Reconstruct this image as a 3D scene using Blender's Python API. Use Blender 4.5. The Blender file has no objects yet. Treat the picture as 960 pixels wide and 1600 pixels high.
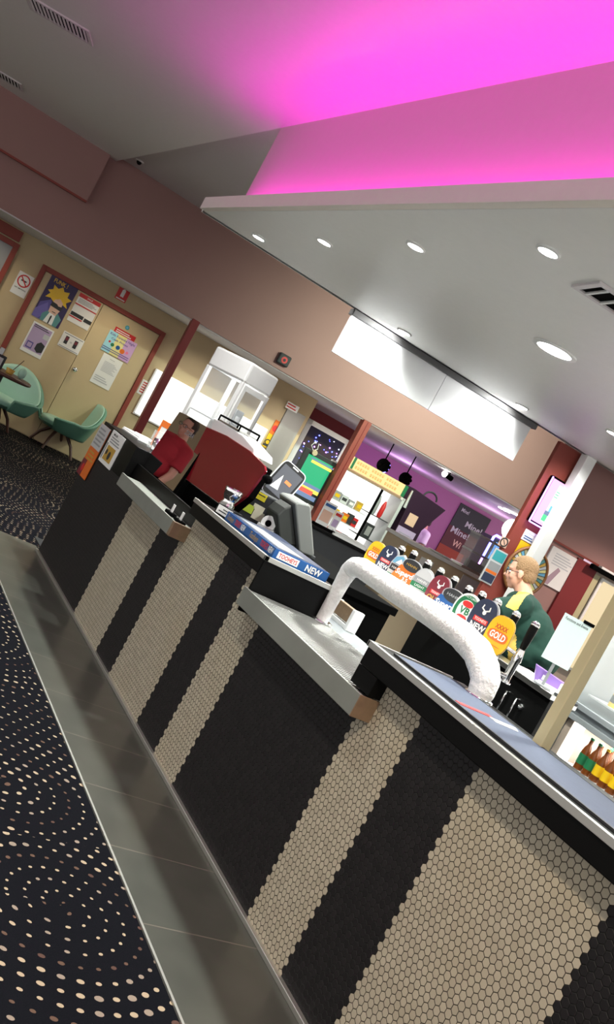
import bpy, bmesh, math, random
from mathutils import Vector, Matrix
random.seed(7)
C = bpy.context.scene.collection
SC = bpy.context.scene
PI = math.pi
# ------------------------------------------------------------------ camera
FPX = 1529.7
CF = Vector((0.485648, 0.873037, -0.044142)).normalized()
_yaw, _pitch, _roll = .50765, -.044156, .49543
_F = Vector((math.sin(_yaw)*math.cos(_pitch), math.cos(_yaw)*math.cos(_pitch), math.sin(_pitch)))
_R0 = Vector((math.cos(_yaw), -math.sin(_yaw), 0)); _U0 = _R0.cross(_F)
_R = math.cos(_roll)*_R0 + math.sin(_roll)*_U0
_U = -math.sin(_roll)*_R0 + math.cos(_roll)*_U0
EYE = Vector((0, 0, 1.5))
cd = bpy.data.cameras.new('camera'); cam = bpy.data.objects.new('camera', cd); C.objects.link(cam)
m = Matrix.Identity(4)
for i in range(3):
    m[i][0], m[i][1], m[i][2], m[i][3] = _R[i], _U[i], -_F[i], EYE[i]
cam.matrix_world = m
cd.sensor_fit = 'VERTICAL'; cd.sensor_height = 24; cd.lens = FPX*24/1600; cd.clip_end = 100; cd.clip_start = .05
SC.camera = cam
# ------------------------------------------------------------------ light and exposure
SC.view_settings.view_transform = 'Standard'; SC.view_settings.look = 'None'
SC.view_settings.gamma = 1; SC.view_settings.use_curve_mapping = False
SC.view_settings.exposure = 1.1
wd = bpy.data.worlds.new('world'); SC.world = wd; wd.use_nodes = True
bg = wd.node_tree.nodes['Background']; bg.inputs[0].default_value = (.82, .80, .78, 1); bg.inputs[1].default_value = .66

def spot(loc, power, color=(1, .93, .84), size=110, blend=.6, r=.04, aim=None):
    l = bpy.data.lights.new('spot', 'SPOT'); l.energy = power; l.color = color; l.spot_size = math.radians(size)
    l.spot_blend = blend; l.shadow_soft_size = r
    o = bpy.data.objects.new('spot', l); C.objects.link(o); o.location = loc
    if aim is not None:
        o.rotation_euler = (Vector(aim)-Vector(loc)).to_track_quat('-Z', 'Y').to_euler()
    return o
def point(loc, power, color=(1, .95, .9), r=.1):
    l = bpy.data.lights.new('lamp', 'POINT'); l.energy = power; l.color = color; l.shadow_soft_size = r
    o = bpy.data.objects.new('lamp', l); C.objects.link(o); o.location = loc; return o
def area(loc, power, sx, sy, color, rot=(0, 0, 0)):
    l = bpy.data.lights.new('area', 'AREA'); l.shape = 'RECTANGLE'; l.size = sx; l.size_y = sy; l.energy = power; l.color = color
    o = bpy.data.objects.new('area', l); C.objects.link(o); o.location = loc; o.rotation_euler = rot; return o

WA = -.087
T = Vector((math.cos(WA), math.sin(WA), 0)); NN = Vector((-math.sin(WA), math.cos(WA), 0))
DW = 13.766          # distance of the far wall along NN
ZS = 2.776           # soffit underside
# geometry of real planes, read off the photograph once
def ray(x, y): return _F + _R*((x-480)/FPX) - _U*((y-800)/FPX)
def hit(x, y, n, d):
    r = ray(x, y); return EYE + r*((d-n.dot(EYE))/n.dot(r))
def aZ(x, y, z): return hit(x, y, Vector((0, 0, 1)), z)
def aX(x, y, X): return hit(x, y, Vector((1, 0, 0)), X)
def aY(x, y, Y): return hit(x, y, Vector((0, 1, 0)), Y)
def aD(x, y, D):
    p = hit(x, y, NN, D); return p.dot(T), p.z
def W(s, D, z=0): return T*s + NN*D + Vector((0, 0, z))
def quad_sz(q, D):
    p = [aD(x, y, D) for x, y in q]      # tl, tr, br, bl
    return ((p[0][0]+p[3][0])/2, (p[1][0]+p[2][0])/2, (p[2][1]+p[3][1])/2, (p[0][1]+p[1][1])/2)

# area and ceiling lamps of the customer side (unseen downlights assumed in the high ceiling)
for (x, y, p, c) in ((.5, .9, 120, (1, .82, .62)), (.45, 4.2, 60, (.92, 1, .93)), (-.8, 7.5, 30, (1, .88, .7)), (-.5, 11.0, 45, (1, .85, .6)), (-2.2, 2.5, 40, (1, .9, .8)), (1.4, -1.2, 40, (1, .82, .62))):
    spot((x, y, 3.54), p, c, 130, .7, .06)
# magenta strip in the cove on top of the soffit
area((2.13, 2.2, 2.83), 25, .05, 9.7, (1, .008, .74), (PI, 0, 0))
# soffit downlights
DL = [(2.387, 6.873, .045), (2.399, 5.771, .045), (2.392, 4.628, .045), (2.37, 3.489, .045), (2.37, 2.35, .045), (3.544, 4.669, .11),
      (3.785, 6.80, .05), (5.04, 6.66, .05), (5.056, 5.55, .05), (3.55, 2.6, .11), (5.05, 3.6, .05)]
for (x, y, r) in DL:
    spot((x, y, ZS-.03), 150 if r > .1 else 62, (.96, 1, .93), 150, .9, r)

# ------------------------------------------------------------------ materials
MATS = {}
def mat(name, col, rough=.5, metal=0., emit=None, es=0., noise=0., nscale=20., alpha=1., trans=0., spec=.5, bump=0.):
    if name in MATS: return MATS[name]
    m = bpy.data.materials.new(name); m.use_nodes = True; nt = m.node_tree; b = nt.nodes['Principled BSDF']
    col = tuple(col)+(1,)
    b.inputs['Base Color'].default_value = col; b.inputs['Roughness'].default_value = rough
    b.inputs['Metallic'].default_value = metal; b.inputs['Specular IOR Level'].default_value = spec
    if emit: b.inputs['Emission Color'].default_value = tuple(emit)+(1,); b.inputs['Emission Strength'].default_value = es
    b.inputs['Alpha'].default_value = alpha; b.inputs['Transmission Weight'].default_value = trans
    n = nt.nodes.new('ShaderNodeTexNoise'); n.inputs['Scale'].default_value = nscale; n.inputs['Detail'].default_value = 4
    tc = nt.nodes.new('ShaderNodeTexCoord'); nt.links.new(tc.outputs['Object'], n.inputs['Vector'])
    amt = noise if noise > 0 else .04
    mx = nt.nodes.new('ShaderNodeMix'); mx.data_type = 'RGBA'; mx.blend_type = 'MULTIPLY'; mx.inputs[0].default_value = 1
    mr = nt.nodes.new('ShaderNodeMapRange'); mr.inputs[3].default_value = 1-amt; mr.inputs[4].default_value = 1+amt*.4
    nt.links.new(n.outputs['Fac'], mr.inputs[0]); mx.inputs[6].default_value = col; nt.links.new(mr.outputs[0], mx.inputs[7])
    nt.links.new(mx.outputs[2], b.inputs['Base Color'])
    if bump:
        bp = nt.nodes.new('ShaderNodeBump'); bp.inputs['Strength'].default_value = bump; bp.inputs['Distance'].default_value = .01
        nt.links.new(n.outputs['Fac'], bp.inputs['Height']); nt.links.new(bp.outputs[0], b.inputs['Normal'])
    MATS[name] = m; return m
def glow(name, col, s): return mat(name, (.02, .02, .02), .5, emit=col, es=s)

class S:                                   # tiny expression wrapper around math nodes
    def __init__(s, nt, o): s.nt, s.o = nt, o
    def f(s, op, *a):
        n = s.nt.nodes.new('ShaderNodeMath'); n.operation = op
        for i, v in enumerate((s,)+a):
            if isinstance(v, S): s.nt.links.new(v.o, n.inputs[i])
            else: n.inputs[i].default_value = v
        return S(s.nt, n.outputs[0])
    def __add__(s, b): return s.f('ADD', b)
    def __sub__(s, b): return s.f('SUBTRACT', b)
    def __mul__(s, b): return s.f('MULTIPLY', b)
    def __truediv__(s, b): return s.f('DIVIDE', b)
    def floor(s): return s.f('FLOOR')
    def abs(s): return s.f('ABSOLUTE')
    def lt(s, b): return s.f('LESS_THAN', b)
    def gt(s, b): return s.f('GREATER_THAN', b)
    def mod(s, b): return s.f('FLOORED_MODULO', b)
def newmat(name):
    m = bpy.data.materials.new(name); m.use_nodes = True; nt = m.node_tree; MATS[name] = m
    g = nt.nodes.new('ShaderNodeNewGeometry'); sx = nt.nodes.new('ShaderNodeSeparateXYZ'); nt.links.new(g.outputs['Position'], sx.inputs[0])
    return m, nt, nt.nodes['Principled BSDF'], [S(nt, sx.outputs[i]) for i in range(3)]
def mixc(nt, fac, a, b):
    n = nt.nodes.new('ShaderNodeMix'); n.data_type = 'RGBA'
    if isinstance(fac, S): nt.links.new(fac.o, n.inputs[0])
    else: n.inputs[0].default_value = fac
    for i, v in ((6, a), (7, b)):
        if isinstance(v, tuple): n.inputs[i].default_value = v+(1,)
        else: nt.links.new(v, n.inputs[i])
    return n.outputs[2]
def noise_s(nt, x, y, scale, z=None):
    cx = nt.nodes.new('ShaderNodeCombineXYZ'); nt.links.new(x.o, cx.inputs[0]); nt.links.new(y.o, cx.inputs[1])
    if z: nt.links.new(z.o, cx.inputs[2])
    n = nt.nodes.new('ShaderNodeTexNoise'); n.inputs['Scale'].default_value = scale; nt.links.new(cx.outputs[0], n.inputs['Vector'])
    return S(nt, n.outputs['Fac'])
def white_s(nt, x, y):
    cx = nt.nodes.new('ShaderNodeCombineXYZ'); nt.links.new(x.o, cx.inputs[0]); nt.links.new(y.o, cx.inputs[1])
    n = nt.nodes.new('ShaderNodeTexWhiteNoise'); n.noise_dimensions = '2D'; nt.links.new(cx.outputs[0], n.inputs['Vector'])
    return S(nt, n.outputs['Value'])

# hexagon mosaic of the bar front
m, nt, bs, (X, Y, Z) = newmat('hex_mosaic')
hs = .0252
def hexgrid(px, py):
    R3 = math.sqrt(3)
    ax = px.mod(1)-.5; ay = py.mod(R3)-R3/2
    bx = (px-.5).mod(1)-.5; by = (py-R3/2).mod(R3)-R3/2
    pick = (ax*ax+ay*ay).lt(bx*bx+by*by)
    gx = bx+(ax-bx)*pick; gy = by+(ay-by)*pick
    ex = gx.abs(); e2 = ex*.5+gy.abs()*(R3/2)
    return px-gx, py-gy, ex.f('MAXIMUM', e2)
ix, iy, ed = hexgrid(Y/hs, Z/hs)
light = None
for a, b in ((-2.2, -1.4), (-.9, -.2), (.3, .9), (1.47, 2.065), (2.375, 2.68), (3.57, 3.865), (4.165, 4.735), (5.05, 5.65)):
    k = (ix*hs).gt(a)*(ix*hs).lt(b); light = k if light is None else light+k
rnd = white_s(nt, ix, iy)
stain = noise_s(nt, Y, Z, 3.0)
c_l = mixc(nt, rnd, (.44, .39, .30), (.52, .465, .36)); c_l = mixc(nt, (stain-.45)*1.2, c_l, (.46, .38, .25))
c_d = mixc(nt, rnd, (.008, .007, .008), (.014, .012, .0135))
tile = ed.lt(.455)
col = mixc(nt, light, c_d, c_l)
gr = mixc(nt, light, (.008, .008, .008), (.045, .036, .026))
nt.links.new(mixc(nt, tile, gr, col), bs.inputs['Base Color']); bs.inputs['Roughness'].default_value = .5; bs.inputs['Specular IOR Level'].default_value = .35
bp = nt.nodes.new('ShaderNodeBump'); bp.inputs['Distance'].default_value = .002; bp.inputs['Strength'].default_value = .7
nt.links.new(((ed*-1+.5)*12).f('MINIMUM', 1.0).o, bp.inputs['Height']); nt.links.new(bp.outputs[0], bs.inputs['Normal'])

# carpet with rings of dots
m, nt, bs, (X, Y, Z) = newmat('dotted_carpet')
cs = 1.0
cx = nt.nodes.new('ShaderNodeCombineXYZ'); nt.links.new((X/cs+.1).o, cx.inputs[0]); nt.links.new((Y/cs*.95).o, cx.inputs[1])
vo = nt.nodes.new('ShaderNodeTexVoronoi'); vo.voronoi_dimensions = '2D'; vo.inputs['Scale'].default_value = 1; vo.inputs['Randomness'].default_value = .75
nt.links.new(cx.outputs[0], vo.inputs['Vector'])
sp = nt.nodes.new('ShaderNodeSeparateXYZ'); nt.links.new(vo.outputs['Position'], sp.inputs[0])
vx = X-(S(nt, sp.outputs[0])-.1)*cs; vy = Y-S(nt, sp.outputs[1])/.95*cs
r = (vx*vx+vy*vy).f('SQRT'); th = vy.f('ARCTAN2', vx)
dr = .058
r2 = r+(th/(2*PI))*dr                      # turns the rings into a spiral
ring = (r2/dr).floor(); rc = (ring+.5)*dr
nn_ = (rc*(2*PI/.054)).f('ROUND'); nn_ = nn_.f('MAXIMUM', 3.0)
ta = th/(2*PI)*nn_; fr = ta.f('FRACT').f('ABSOLUTE'); fr = (ta-ta.floor())-.5
dx = fr*(2*PI)*rc/nn_; dy = r2-rc
rd = white_s(nt, ta.floor()+ring*13.7, ring+S(nt, sp.outputs[0])*7)
dist = ((dx/1.25)*(dx/1.25)+dy*dy).f('SQRT')
big = noise_s(nt, X, Y, 2.2)
rad = (rd*.25+.75)*.0150*((big-.3)*2.2).f('MAXIMUM', .45).f('MINIMUM', 1.15)
dot = dist.lt(rad)
red = (ring.mod(4)).lt(.5)
dc = mixc(nt, rd.gt(.8), (.44, .36, .25), (.30, .25, .2)); dc = mixc(nt, red*.85, dc, (.07, .028, .022))
pile = noise_s(nt, X, Y, 400)
base = mixc(nt, pile, (.0015, .002, .004), (.006, .007, .011))
nt.links.new(mixc(nt, dot, base, dc), bs.inputs['Base Color']); bs.inputs['Roughness'].default_value = .95; bs.inputs['Specular IOR Level'].default_value = .1
bp = nt.nodes.new('ShaderNodeBump'); bp.inputs['Distance'].default_value = .004; bp.inputs['Strength'].default_value = .5
nt.links.new(pile.o, bp.inputs['Height']); nt.links.new(bp.outputs[0], bs.inputs['Normal'])

# floor tiles of the strip by the bar
m, nt, bs, (X, Y, Z) = newmat('slate_tile')
j = ((Y-2.52)/.4325); fj = (j-j.floor())
jl = fj.lt(.006)+fj.gt(.994)
tn = noise_s(nt, X, Y, 6); tr = white_s(nt, j.floor(), j.floor()*0+1)
tc_ = mixc(nt, tn, (.045, .050, .042), (.085, .092, .078)); tc_ = mixc(nt, tr*.4, tc_, (.075, .07, .055))
nt.links.new(mixc(nt, jl, tc_, (.16, .145, .12)), bs.inputs['Base Color']); bs.inputs['Roughness'].default_value = .30

# ribbed steel for the drip trays
m, nt, bs, (X, Y, Z) = newmat('ribbed_steel')
w_ = (Y/.026); rr = (w_-w_.floor()-.5).abs()
nt.links.new(mixc(nt, rr.gt(.36), (.62, .62, .6), (.12, .12, .12)), bs.inputs['Base Color']); bs.inputs['Metallic'].default_value = .85; bs.inputs['Roughness'].default_value = .27
bp = nt.nodes.new('ShaderNodeBump'); bp.inputs['Distance'].default_value = .004; bp.inputs['Strength'].default_value = 1
nt.links.new(rr.o, bp.inputs['Height']); nt.links.new(bp.outputs[0], bs.inputs['Normal'])

K = dict(
 wall_cream=mat('wall_cream', (.56, .44, .27), .8, noise=.12, nscale=2), door_cream=mat('door_cream', (.60, .47, .28), .55, noise=.08, nscale=3),
 mauve=mat('mauve_paint', (.36, .205, .185), .75, noise=.06, nscale=2), ceil=mat('ceiling_paint', (.84, .84, .80), .45), grey_ceil=mat('ceiling_grey', (.70, .66, .66), .7),
 lip=mat('soffit_edge_paint', (.85, .80, .72), .6), box=mat('box_paint', (.55, .40, .44), .7),
 redtrim=mat('red_trim', (.22, .02, .02), .4), redwall=mat('red_wall', (.20, .018, .02), .7), redbrown=mat('red_brown', (.26, .045, .03), .6),
 black=mat('black_laminate', (.004, .004, .004), .35, spec=.12), dark=mat('dark_grey', (.025, .027, .03), .6), matt_black=mat('matt_black', (.002, .002, .002), .9, spec=.04),
 steel=mat('steel', (.55, .55, .52), .3, 1, noise=.2, nscale=6), brushed=mat('brushed_steel', (.36, .38, .34), .45, .55, noise=.35, nscale=4), chrome=mat('chrome', (.85, .85, .85), .08, 1),
 mirror=mat('mirror_steel', (.62, .60, .60), .012, 1), timber=mat('end_timber', (.26, .17, .10), .5, noise=.4, nscale=30), alu=mat('aluminium', (.6, .6, .56), .35, .8),
 white=mat('white_paint', (.82, .82, .80), .5), paper=mat('paper', (.85, .85, .83), .8), frost=mat('frost', (.86, .86, .84), .75, noise=.10, nscale=60, bump=.6),
 coffee=mat('coffee_red', (.17, .006, .012), .15), purple=mat('purple_wall', (.42, .17, .32), .8, noise=.08, nscale=2), purple2=mat('purple_plastic', (.28, .16, .50), .4),
 green=mat('teal_vinyl', (.12, .30, .22), .4), green_l=mat('pale_teal_vinyl', (.40, .66, .55), .4), wood=mat('chair_wood', (.10, .045, .03), .4, noise=.3),
 glass=mat('glass', (.9, .95, .95), .03, alpha=.16), navy=mat('navy', (.02, .03, .07), .4), yellow=mat('yellow', (.80, .50, .01), .4), orange=mat('orange', (.75, .16, .015), .45),
 red=mat('red', (.60, .02, .02), .45), sgreen=mat('green', (.01, .16, .06), .5), blue=mat('blue', (.01, .09, .30), .35), ltblue=mat('light_blue', (.16, .42, .62), .4), maroon=mat('maroon', (.20, .02, .035), .35),
 gold=mat('gold_print', (.55, .33, .05), .4), silver=mat('silver', (.55, .56, .57), .3, .5), grey=mat('grey', (.30, .31, .32), .6), lgrey=mat('light_grey', (.55, .56, .57), .6), beige=mat('beige', (.62, .5, .33), .7),
 lilac=mat('lilac', (.48, .36, .56), .6), teal=mat('teal_print', (.04, .35, .38), .5), pink=mat('pink_print', (.8, .2, .35), .5), skin=mat('skin', (.72, .38, .27), .5, noise=.08), hair=mat('fair_hair', (.34, .20, .10), .8, noise=.4, nscale=90, bump=1),
 dhair=mat('dark_hair', (.05, .03, .02), .8, noise=.4, nscale=90, bump=1), shirt=mat('green_shirt', (.002, .032, .021), .9, noise=.1), flash=mat('yellow_fabric', (.66, .44, .09), .7), trousers=mat('trousers', (.003, .003, .003), .95, spec=.05),
 redshirt=mat('red_shirt', (.45, .02, .035), .8), cream=mat('cream_paint', (.52, .47, .27), .5), curtain=mat('curtain', (.50, .42, .34), .8), runner=mat('bar_runner', (.075, .095, .15), .85, noise=.15, nscale=60),
 amber=mat('amber_glass', (.16, .045, .01), .12), shelf=mat('grey_shelf', (.40, .43, .45), .35, .3), fridge_in=mat('fridge_lining', (.42, .34, .28), .5), grey_panel=mat('grey_panel', (.36, .35, .33), .7),
)
K['ribbase'] = mat('tray_dark', (.03, .03, .03), .5, .3); K['ribbar'] = mat('tray_bar', (.27, .27, .26), .36, .7); K['ledge'] = mat('ledge_grey', (.26, .28, .30), .4); K['housing'] = mat('housing_grey', (.10, .10, .10), .5)
K['hex'] = MATS['hex_mosaic']; K['carpet'] = MATS['dotted_carpet']; K['slate'] = MATS['slate_tile']; K['ribbed'] = MATS['ribbed_steel']
K['lamp'] = glow('lamp_glow', (1, .98, .93), 14); K['lamp_soft'] = glow('lamp_soft', (1, .95, .85), 3.0); K['tube'] = glow('fridge_tube', (1, .97, .9), 5)
K['pinkled'] = glow('pink_led', (1, .12, .85), 4); K['blueled'] = glow('blue_led', (.12, .12, 1), 6); K['violetled'] = glow('violet_led', (.55, .2, 1), 5)
K['screen_pink'] = glow('screen_pink', (.95, .30, .85), 1.1); K['screen_white'] = glow('screen_white', (1, .95, 1), 1.1); K['screen_blue'] = glow('screen_blue', (.1, .35, .8), 1.0)
K['screen_dim'] = glow('screen_dim', (.05, .06, .12), .25); K['screen_green'] = glow('screen_green', (.01, .28, .12), .9); K['scr_y'] = glow('screen_yellow', (.8, .65, .08), .9); K['scr_r'] = glow('screen_red', (.8, .08, .05), .9)
K['scr_b'] = glow('screen_slate', (.12, .18, .3), .8); K['blind'] = mat('glowing_blind_slat', (.9, .9, .89), .6, emit=(1, 1, 1), es=.45); K['fairyw'] = glow('fairy_white', (.8, .85, 1), 4); K['fairyb'] = glow('fairy_blue', (.1, .12, 1), 4)  # blind slats given a glow of their own in place of light on them
K['banner'] = glow('lit_banner', (.85, .55, .22), .75); K['cab_lit'] = glow('lit_cabinet_back', (1, .98, .92), .9); K['lightpanel'] = glow('lit_panel', (1, .80, .48), .42); K['redled'] = glow('red_led', (1, .02, .02), 3)

# ------------------------------------------------------------------ mesh builder
class B:
    def __init__(s): s.v, s.f, s.m, s.sm, s.mats = [], [], [], [], []
    def mi(s, k):
        if k not in s.mats: s.mats.append(k)
        return s.mats.index(k)
    def add(s, vs, fs, k, smooth=False, M=None):
        o = len(s.v); i = s.mi(k)
        s.v += [tuple(M @ Vector(v)) if M is not None else tuple(v) for v in vs]
        for f in fs: s.f.append([o+q for q in f]); s.m.append(i); s.sm.append(smooth)
        return s
    def box(s, x0, x1, y0, y1, z0, z1, k, M=None):
        vs = [(x, y, z) for z in (z0, z1) for y in (y0, y1) for x in (x0, x1)]
        return s.add(vs, [(0, 2, 3, 1), (4, 5, 7, 6), (0, 1, 5, 4), (2, 6, 7, 3), (0, 4, 6, 2), (1, 3, 7, 5)], k, M=M)
    def prism(s, pts, y0, y1, k, M=None, smooth=False):          # outline in x,z; depth along y
        n = len(pts)
        vs = [(x, y0, z) for x, z in pts]+[(x, y1, z) for x, z in pts]
        fs = [list(range(n)), list(range(2*n-1, n-1, -1))]
        s.add(vs, fs, k, M=M)
        o = len(s.v)-2*n; i = s.mi(k)
        for a in range(n):
            b = (a+1) % n; s.f.append([o+a, o+n+a, o+n+b, o+b]); s.m.append(i); s.sm.append(smooth)
        return s
    def tube(s, pts, r, k, n=12, cap=True, M=None):
        pts = [Vector(p) for p in pts]; rs = r if isinstance(r, (list, tuple)) else [r]*len(pts)
        vs = []; up = None
        for i, p in enumerate(pts):
            d = (pts[min(i+1, len(pts)-1)]-pts[max(i-1, 0)]).normalized()
            if up is None: up = Vector((0, 0, 1)) if abs(d.z) < .9 else Vector((1, 0, 0))
            a = d.cross(up).normalized(); b = a.cross(d).normalized(); up = b
            for q in range(n):
                t = 2*PI*q/n; vs.append(p+(a*math.cos(t)+b*math.sin(t))*rs[i])
        fs = [(i*n+q, i*n+(q+1) % n, (i+1)*n+(q+1) % n, (i+1)*n+q) for i in range(len(pts)-1) for q in range(n)]
        s.add(vs, fs, k, True, M)
        if cap: s.add(vs[:n], [list(range(n))], k, False, M); s.add(vs[-n:], [list(range(n))], k, False, M)
        return s
    def lathe(s, prof, k, n=20, c=(0, 0, 0), M=None, sx=1, sy=1, cap=True):        # prof: (r,z)
        vs = [(c[0]+r*sx*math.cos(2*PI*q/n), c[1]+r*sy*math.sin(2*PI*q/n), c[2]+z) for r, z in prof for q in range(n)]
        fs = [(i*n+q, i*n+(q+1) % n, (i+1)*n+(q+1) % n, (i+1)*n+q) for i in range(len(prof)-1) for q in range(n)]
        s.add(vs, fs, k, True, M)
        if cap: s.add(vs[:n], [list(range(n))], k, False, M); s.add(vs[-n:], [list(range(n))], k, False, M)
        return s
    def ball(s, c, r, k, n=12, M=None):
        rr = r if isinstance(r, tuple) else (r, r, r)
        pr = [(max(1e-4, math.sin(PI*i/n)), -math.cos(PI*i/n)) for i in range(n+1)]
        vs = [(c[0]+rr[0]*a*math.cos(2*PI*q/16), c[1]+rr[1]*a*math.sin(2*PI*q/16), c[2]+rr[2]*b) for a, b in pr for q in range(16)]
        fs = [(i*16+q, i*16+(q+1) % 16, (i+1)*16+(q+1) % 16, (i+1)*16+q) for i in range(n) for q in range(16)]
        return s.add(vs, fs, k, True, M)
    def text(s, body, x, z, h, k, y=-.001, M=None, w=None, ang=0, bold=.0, align='CENTER', shear=0):
        cu = bpy.data.curves.new('t', 'FONT'); cu.body = body; cu.size = 1; cu.align_x = align; cu.align_y = 'CENTER'; cu.offset = bold; cu.resolution_u = 2; cu.shear = shear
        to = bpy.data.objects.new('t', cu); C.objects.link(to)
        dg = bpy.context.evaluated_depsgraph_get(); me = bpy.data.meshes.new_from_object(to.evaluated_get(dg))
        if len(me.vertices):
            xs = [v.co.x for v in me.vertices]; ww = max(xs)-min(xs); sc = h/.72; sx_ = sc if not w else w/ww
            ca, sa = math.cos(ang), math.sin(ang)
            vs = [(x+v.co.x*sx_*ca-v.co.y*sc*sa, y, z+v.co.x*sx_*sa+v.co.y*sc*ca) for v in me.vertices]
            s.add(vs, [list(p.vertices) for p in me.polygons], k, M=M)
        bpy.data.objects.remove(to); bpy.data.curves.remove(cu); bpy.data.meshes.remove(me); return s
    def build(s, name, parent=None, loc=(0, 0, 0), rz=0, bevel=0, label=None, fixn=True):
        me = bpy.data.meshes.new(name); me.from_pydata(s.v, [], s.f)
        for k in s.mats: me.materials.append(K[k] if k in K else MATS[k])
        for i, p in enumerate(me.polygons): p.material_index = s.m[i]; p.use_smooth = s.sm[i]
        if fixn:
            bm = bmesh.new(); bm.from_mesh(me); bmesh.ops.recalc_face_normals(bm, faces=bm.faces); bm.to_mesh(me); bm.free()
        o = bpy.data.objects.new(name, me); C.objects.link(o); o.location = loc; o.rotation_euler = (0, 0, rz)
        if parent: o.parent = parent
        if bevel:
            b = o.modifiers.new('bevel', 'BEVEL'); b.width = bevel; b.segments = 2; b.limit_method = 'ANGLE'; b.angle_limit = .7
        if label: o['label'] = label
        return o
def struct(name, b, **k): o = b.build(name, **k); o['kind'] = 'structure'; return o
def tag(o, label, cat, group=None, kind=None):
    o['label'] = label; o['category'] = cat
    if group: o['group'] = group
    if kind: o['kind'] = kind
    return o
def thing(name, label, cat, loc=(0, 0, 0), rz=0, group=None):
    o = bpy.data.objects.new(name, None); C.objects.link(o); o.location = loc; o.rotation_euler = (0, 0, rz); o.empty_display_size = .1
    return tag(o, label, cat, group)
def dup(root, loc, rz=None, label=None):
    r = root.copy(); C.objects.link(r); r.location = loc
    if rz is not None: r.rotation_euler = (0, 0, rz)
    if label: r['label'] = label
    for ch in list(root.children):
        c = ch.copy(); C.objects.link(c); c.parent = r
        for g in ch.children:
            d = g.copy(); C.objects.link(d); d.parent = c
    return r
FACE_BAR = -PI/2      # local x along -Y, local y along +X: faces the customer
def sheet(name, label, cat, s0, s1, z0, z1, D, th=.006, bgm='paper', deco=(), group=None, rim=None):
    """flat thing on a wall-direction plane; deco in 0..1 units of its width and height"""
    b = B(); w, h = s1-s0, z1-z0
    b.box(-w/2, w/2, -th, 0, 0, h, bgm)
    decorate(b, w, h, -th, deco)
    return tag(b.build(name, loc=W((s0+s1)/2, D, z0), rz=WA), label, cat, group)
def decorate(b, w, h, y, deco):
    e = .0015
    for i, d in enumerate(deco):
        yy = y-e*(1+i*.25)
        if d[0] == 'r': b.box(-w/2+d[1]*w, -w/2+d[3]*w, yy, y+.001, d[2]*h, d[4]*h, d[5])
        elif d[0] == 't': b.text(d[1], -w/2+d[2]*w, d[3]*h, d[4]*h, d[5], yy-.001, w=(d[6]*w if len(d) > 6 else None), bold=.015)
        elif d[0] == 'd': b.prism([(-w/2+d[1]*w+d[3]*math.cos(t*PI/12), d[2]*h+d[3]*math.sin(t*PI/12)) for t in range(24)], yy, y+.001, d[4])
        elif d[0] == 'p': b.prism([(-w/2+u*w, v*h) for u, v in d[1]], yy, y+.001, d[2])
        elif d[0] == 'o':
            n = 24; ro, ri = d[3], d[4]
            pts = [(-w/2+d[1]*w+q*math.cos(t*2*PI/n), yy, d[2]*h+q*math.sin(t*2*PI/n)) for q in (ro, ri) for t in range(n)]
            b.add(pts, [(t, (t+1) % n, n+(t+1) % n, n+t) for t in range(n)], d[5])
        elif d[0] == 'l':            # lines of small print
            u0, v0, u1, v1, nn, kk = d[1:7]
            for q in range(nn):
                vv = v1-(v1-v0)*(q+.5)/nn; hh = (v1-v0)/nn*.22
                b.box(-w/2+u0*w, -w/2+(u0+(u1-u0)*(.75+.25*((q*37) % 5)/4))*w, yy, y+.001, (vv-hh)*h, (vv+hh)*h, kk)
# ================================================================== SETTING
b = B(); b.box(-7, 14, -3, 24, -.05, 0, 'carpet'); struct('floor', b)
b = B(); b.box(1.577, 2.06, -3, 7.1, -.01, .004, 'slate'); struct('trim_1', b)
b = B(); b.box(1.571, 1.580, -3, 7.1, 0, .007, 'alu'); struct('trim_2', b)
b = B(); b.box(2.10, 5.09, -3, 7.4, -.01, .006, 'dark'); struct('trim_3', b)
b = B(); b.box(-7, 2.25, -3, 16, 3.595, 3.7, 'ceil'); struct('ceiling', b)
b = B(); b.box(2.25, 14, 7.18, 16, 3.655, 3.75, 'grey_ceil'); struct('ceiling', b)
b = B(); b.box(2.25, 14, -3, 7.18, 2.82, 3.80, 'box'); struct('wall_bulkhead_box', b)

def slab(s0, s1, d0, d1, z0, z1, k, name, M=None, **kw):
    """box in wall coordinates: s along, D depth"""
    b = B(); b.box(s0, s1, d0, d1, z0, z1, k)
    return struct(name, b, rz=WA, **kw)
# dropped soffit over the bar; its far edge runs parallel to the far wall
b = B()
xs0, xs1 = 2.05, 9.5
def yfar(x): return (7.47-NN.x*x)/NN.y
vs = [(xs0, -3, ZS), (xs1, -3, ZS), (xs1, yfar(xs1), ZS), (xs0, yfar(xs0), ZS)]
vt = [(x, y, ZS+.045) for x, y, z in vs]
b.add(vs+vt, [(0, 3, 2, 1), (4, 5, 6, 7), (0, 1, 5, 4), (1, 2, 6, 5), (2, 3, 7, 6), (3, 0, 4, 7)], 'ceil')
struct('ceiling_soffit', b)
b = B(); b.box(2.0, 2.05, -3, 7.22, ZS-.0, ZS+.09, 'lip'); struct('trim_4', b, bevel=.003)
b = B()
vs = [(2.05, 7.24, ZS-.0), (2.05, 7.29, ZS-.0), (6.5, 6.90, ZS-.0), (6.5, 6.85, ZS-.0)]
vt = [(x, y, ZS+.09) for x, y, z in vs]
b.add(vs+vt, [(0, 3, 2, 1), (4, 5, 6, 7), (0, 1, 5, 4), (1, 2, 6, 5), (2, 3, 7, 6), (3, 0, 4, 7)], 'lip'); struct('trim_4', b)
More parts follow.
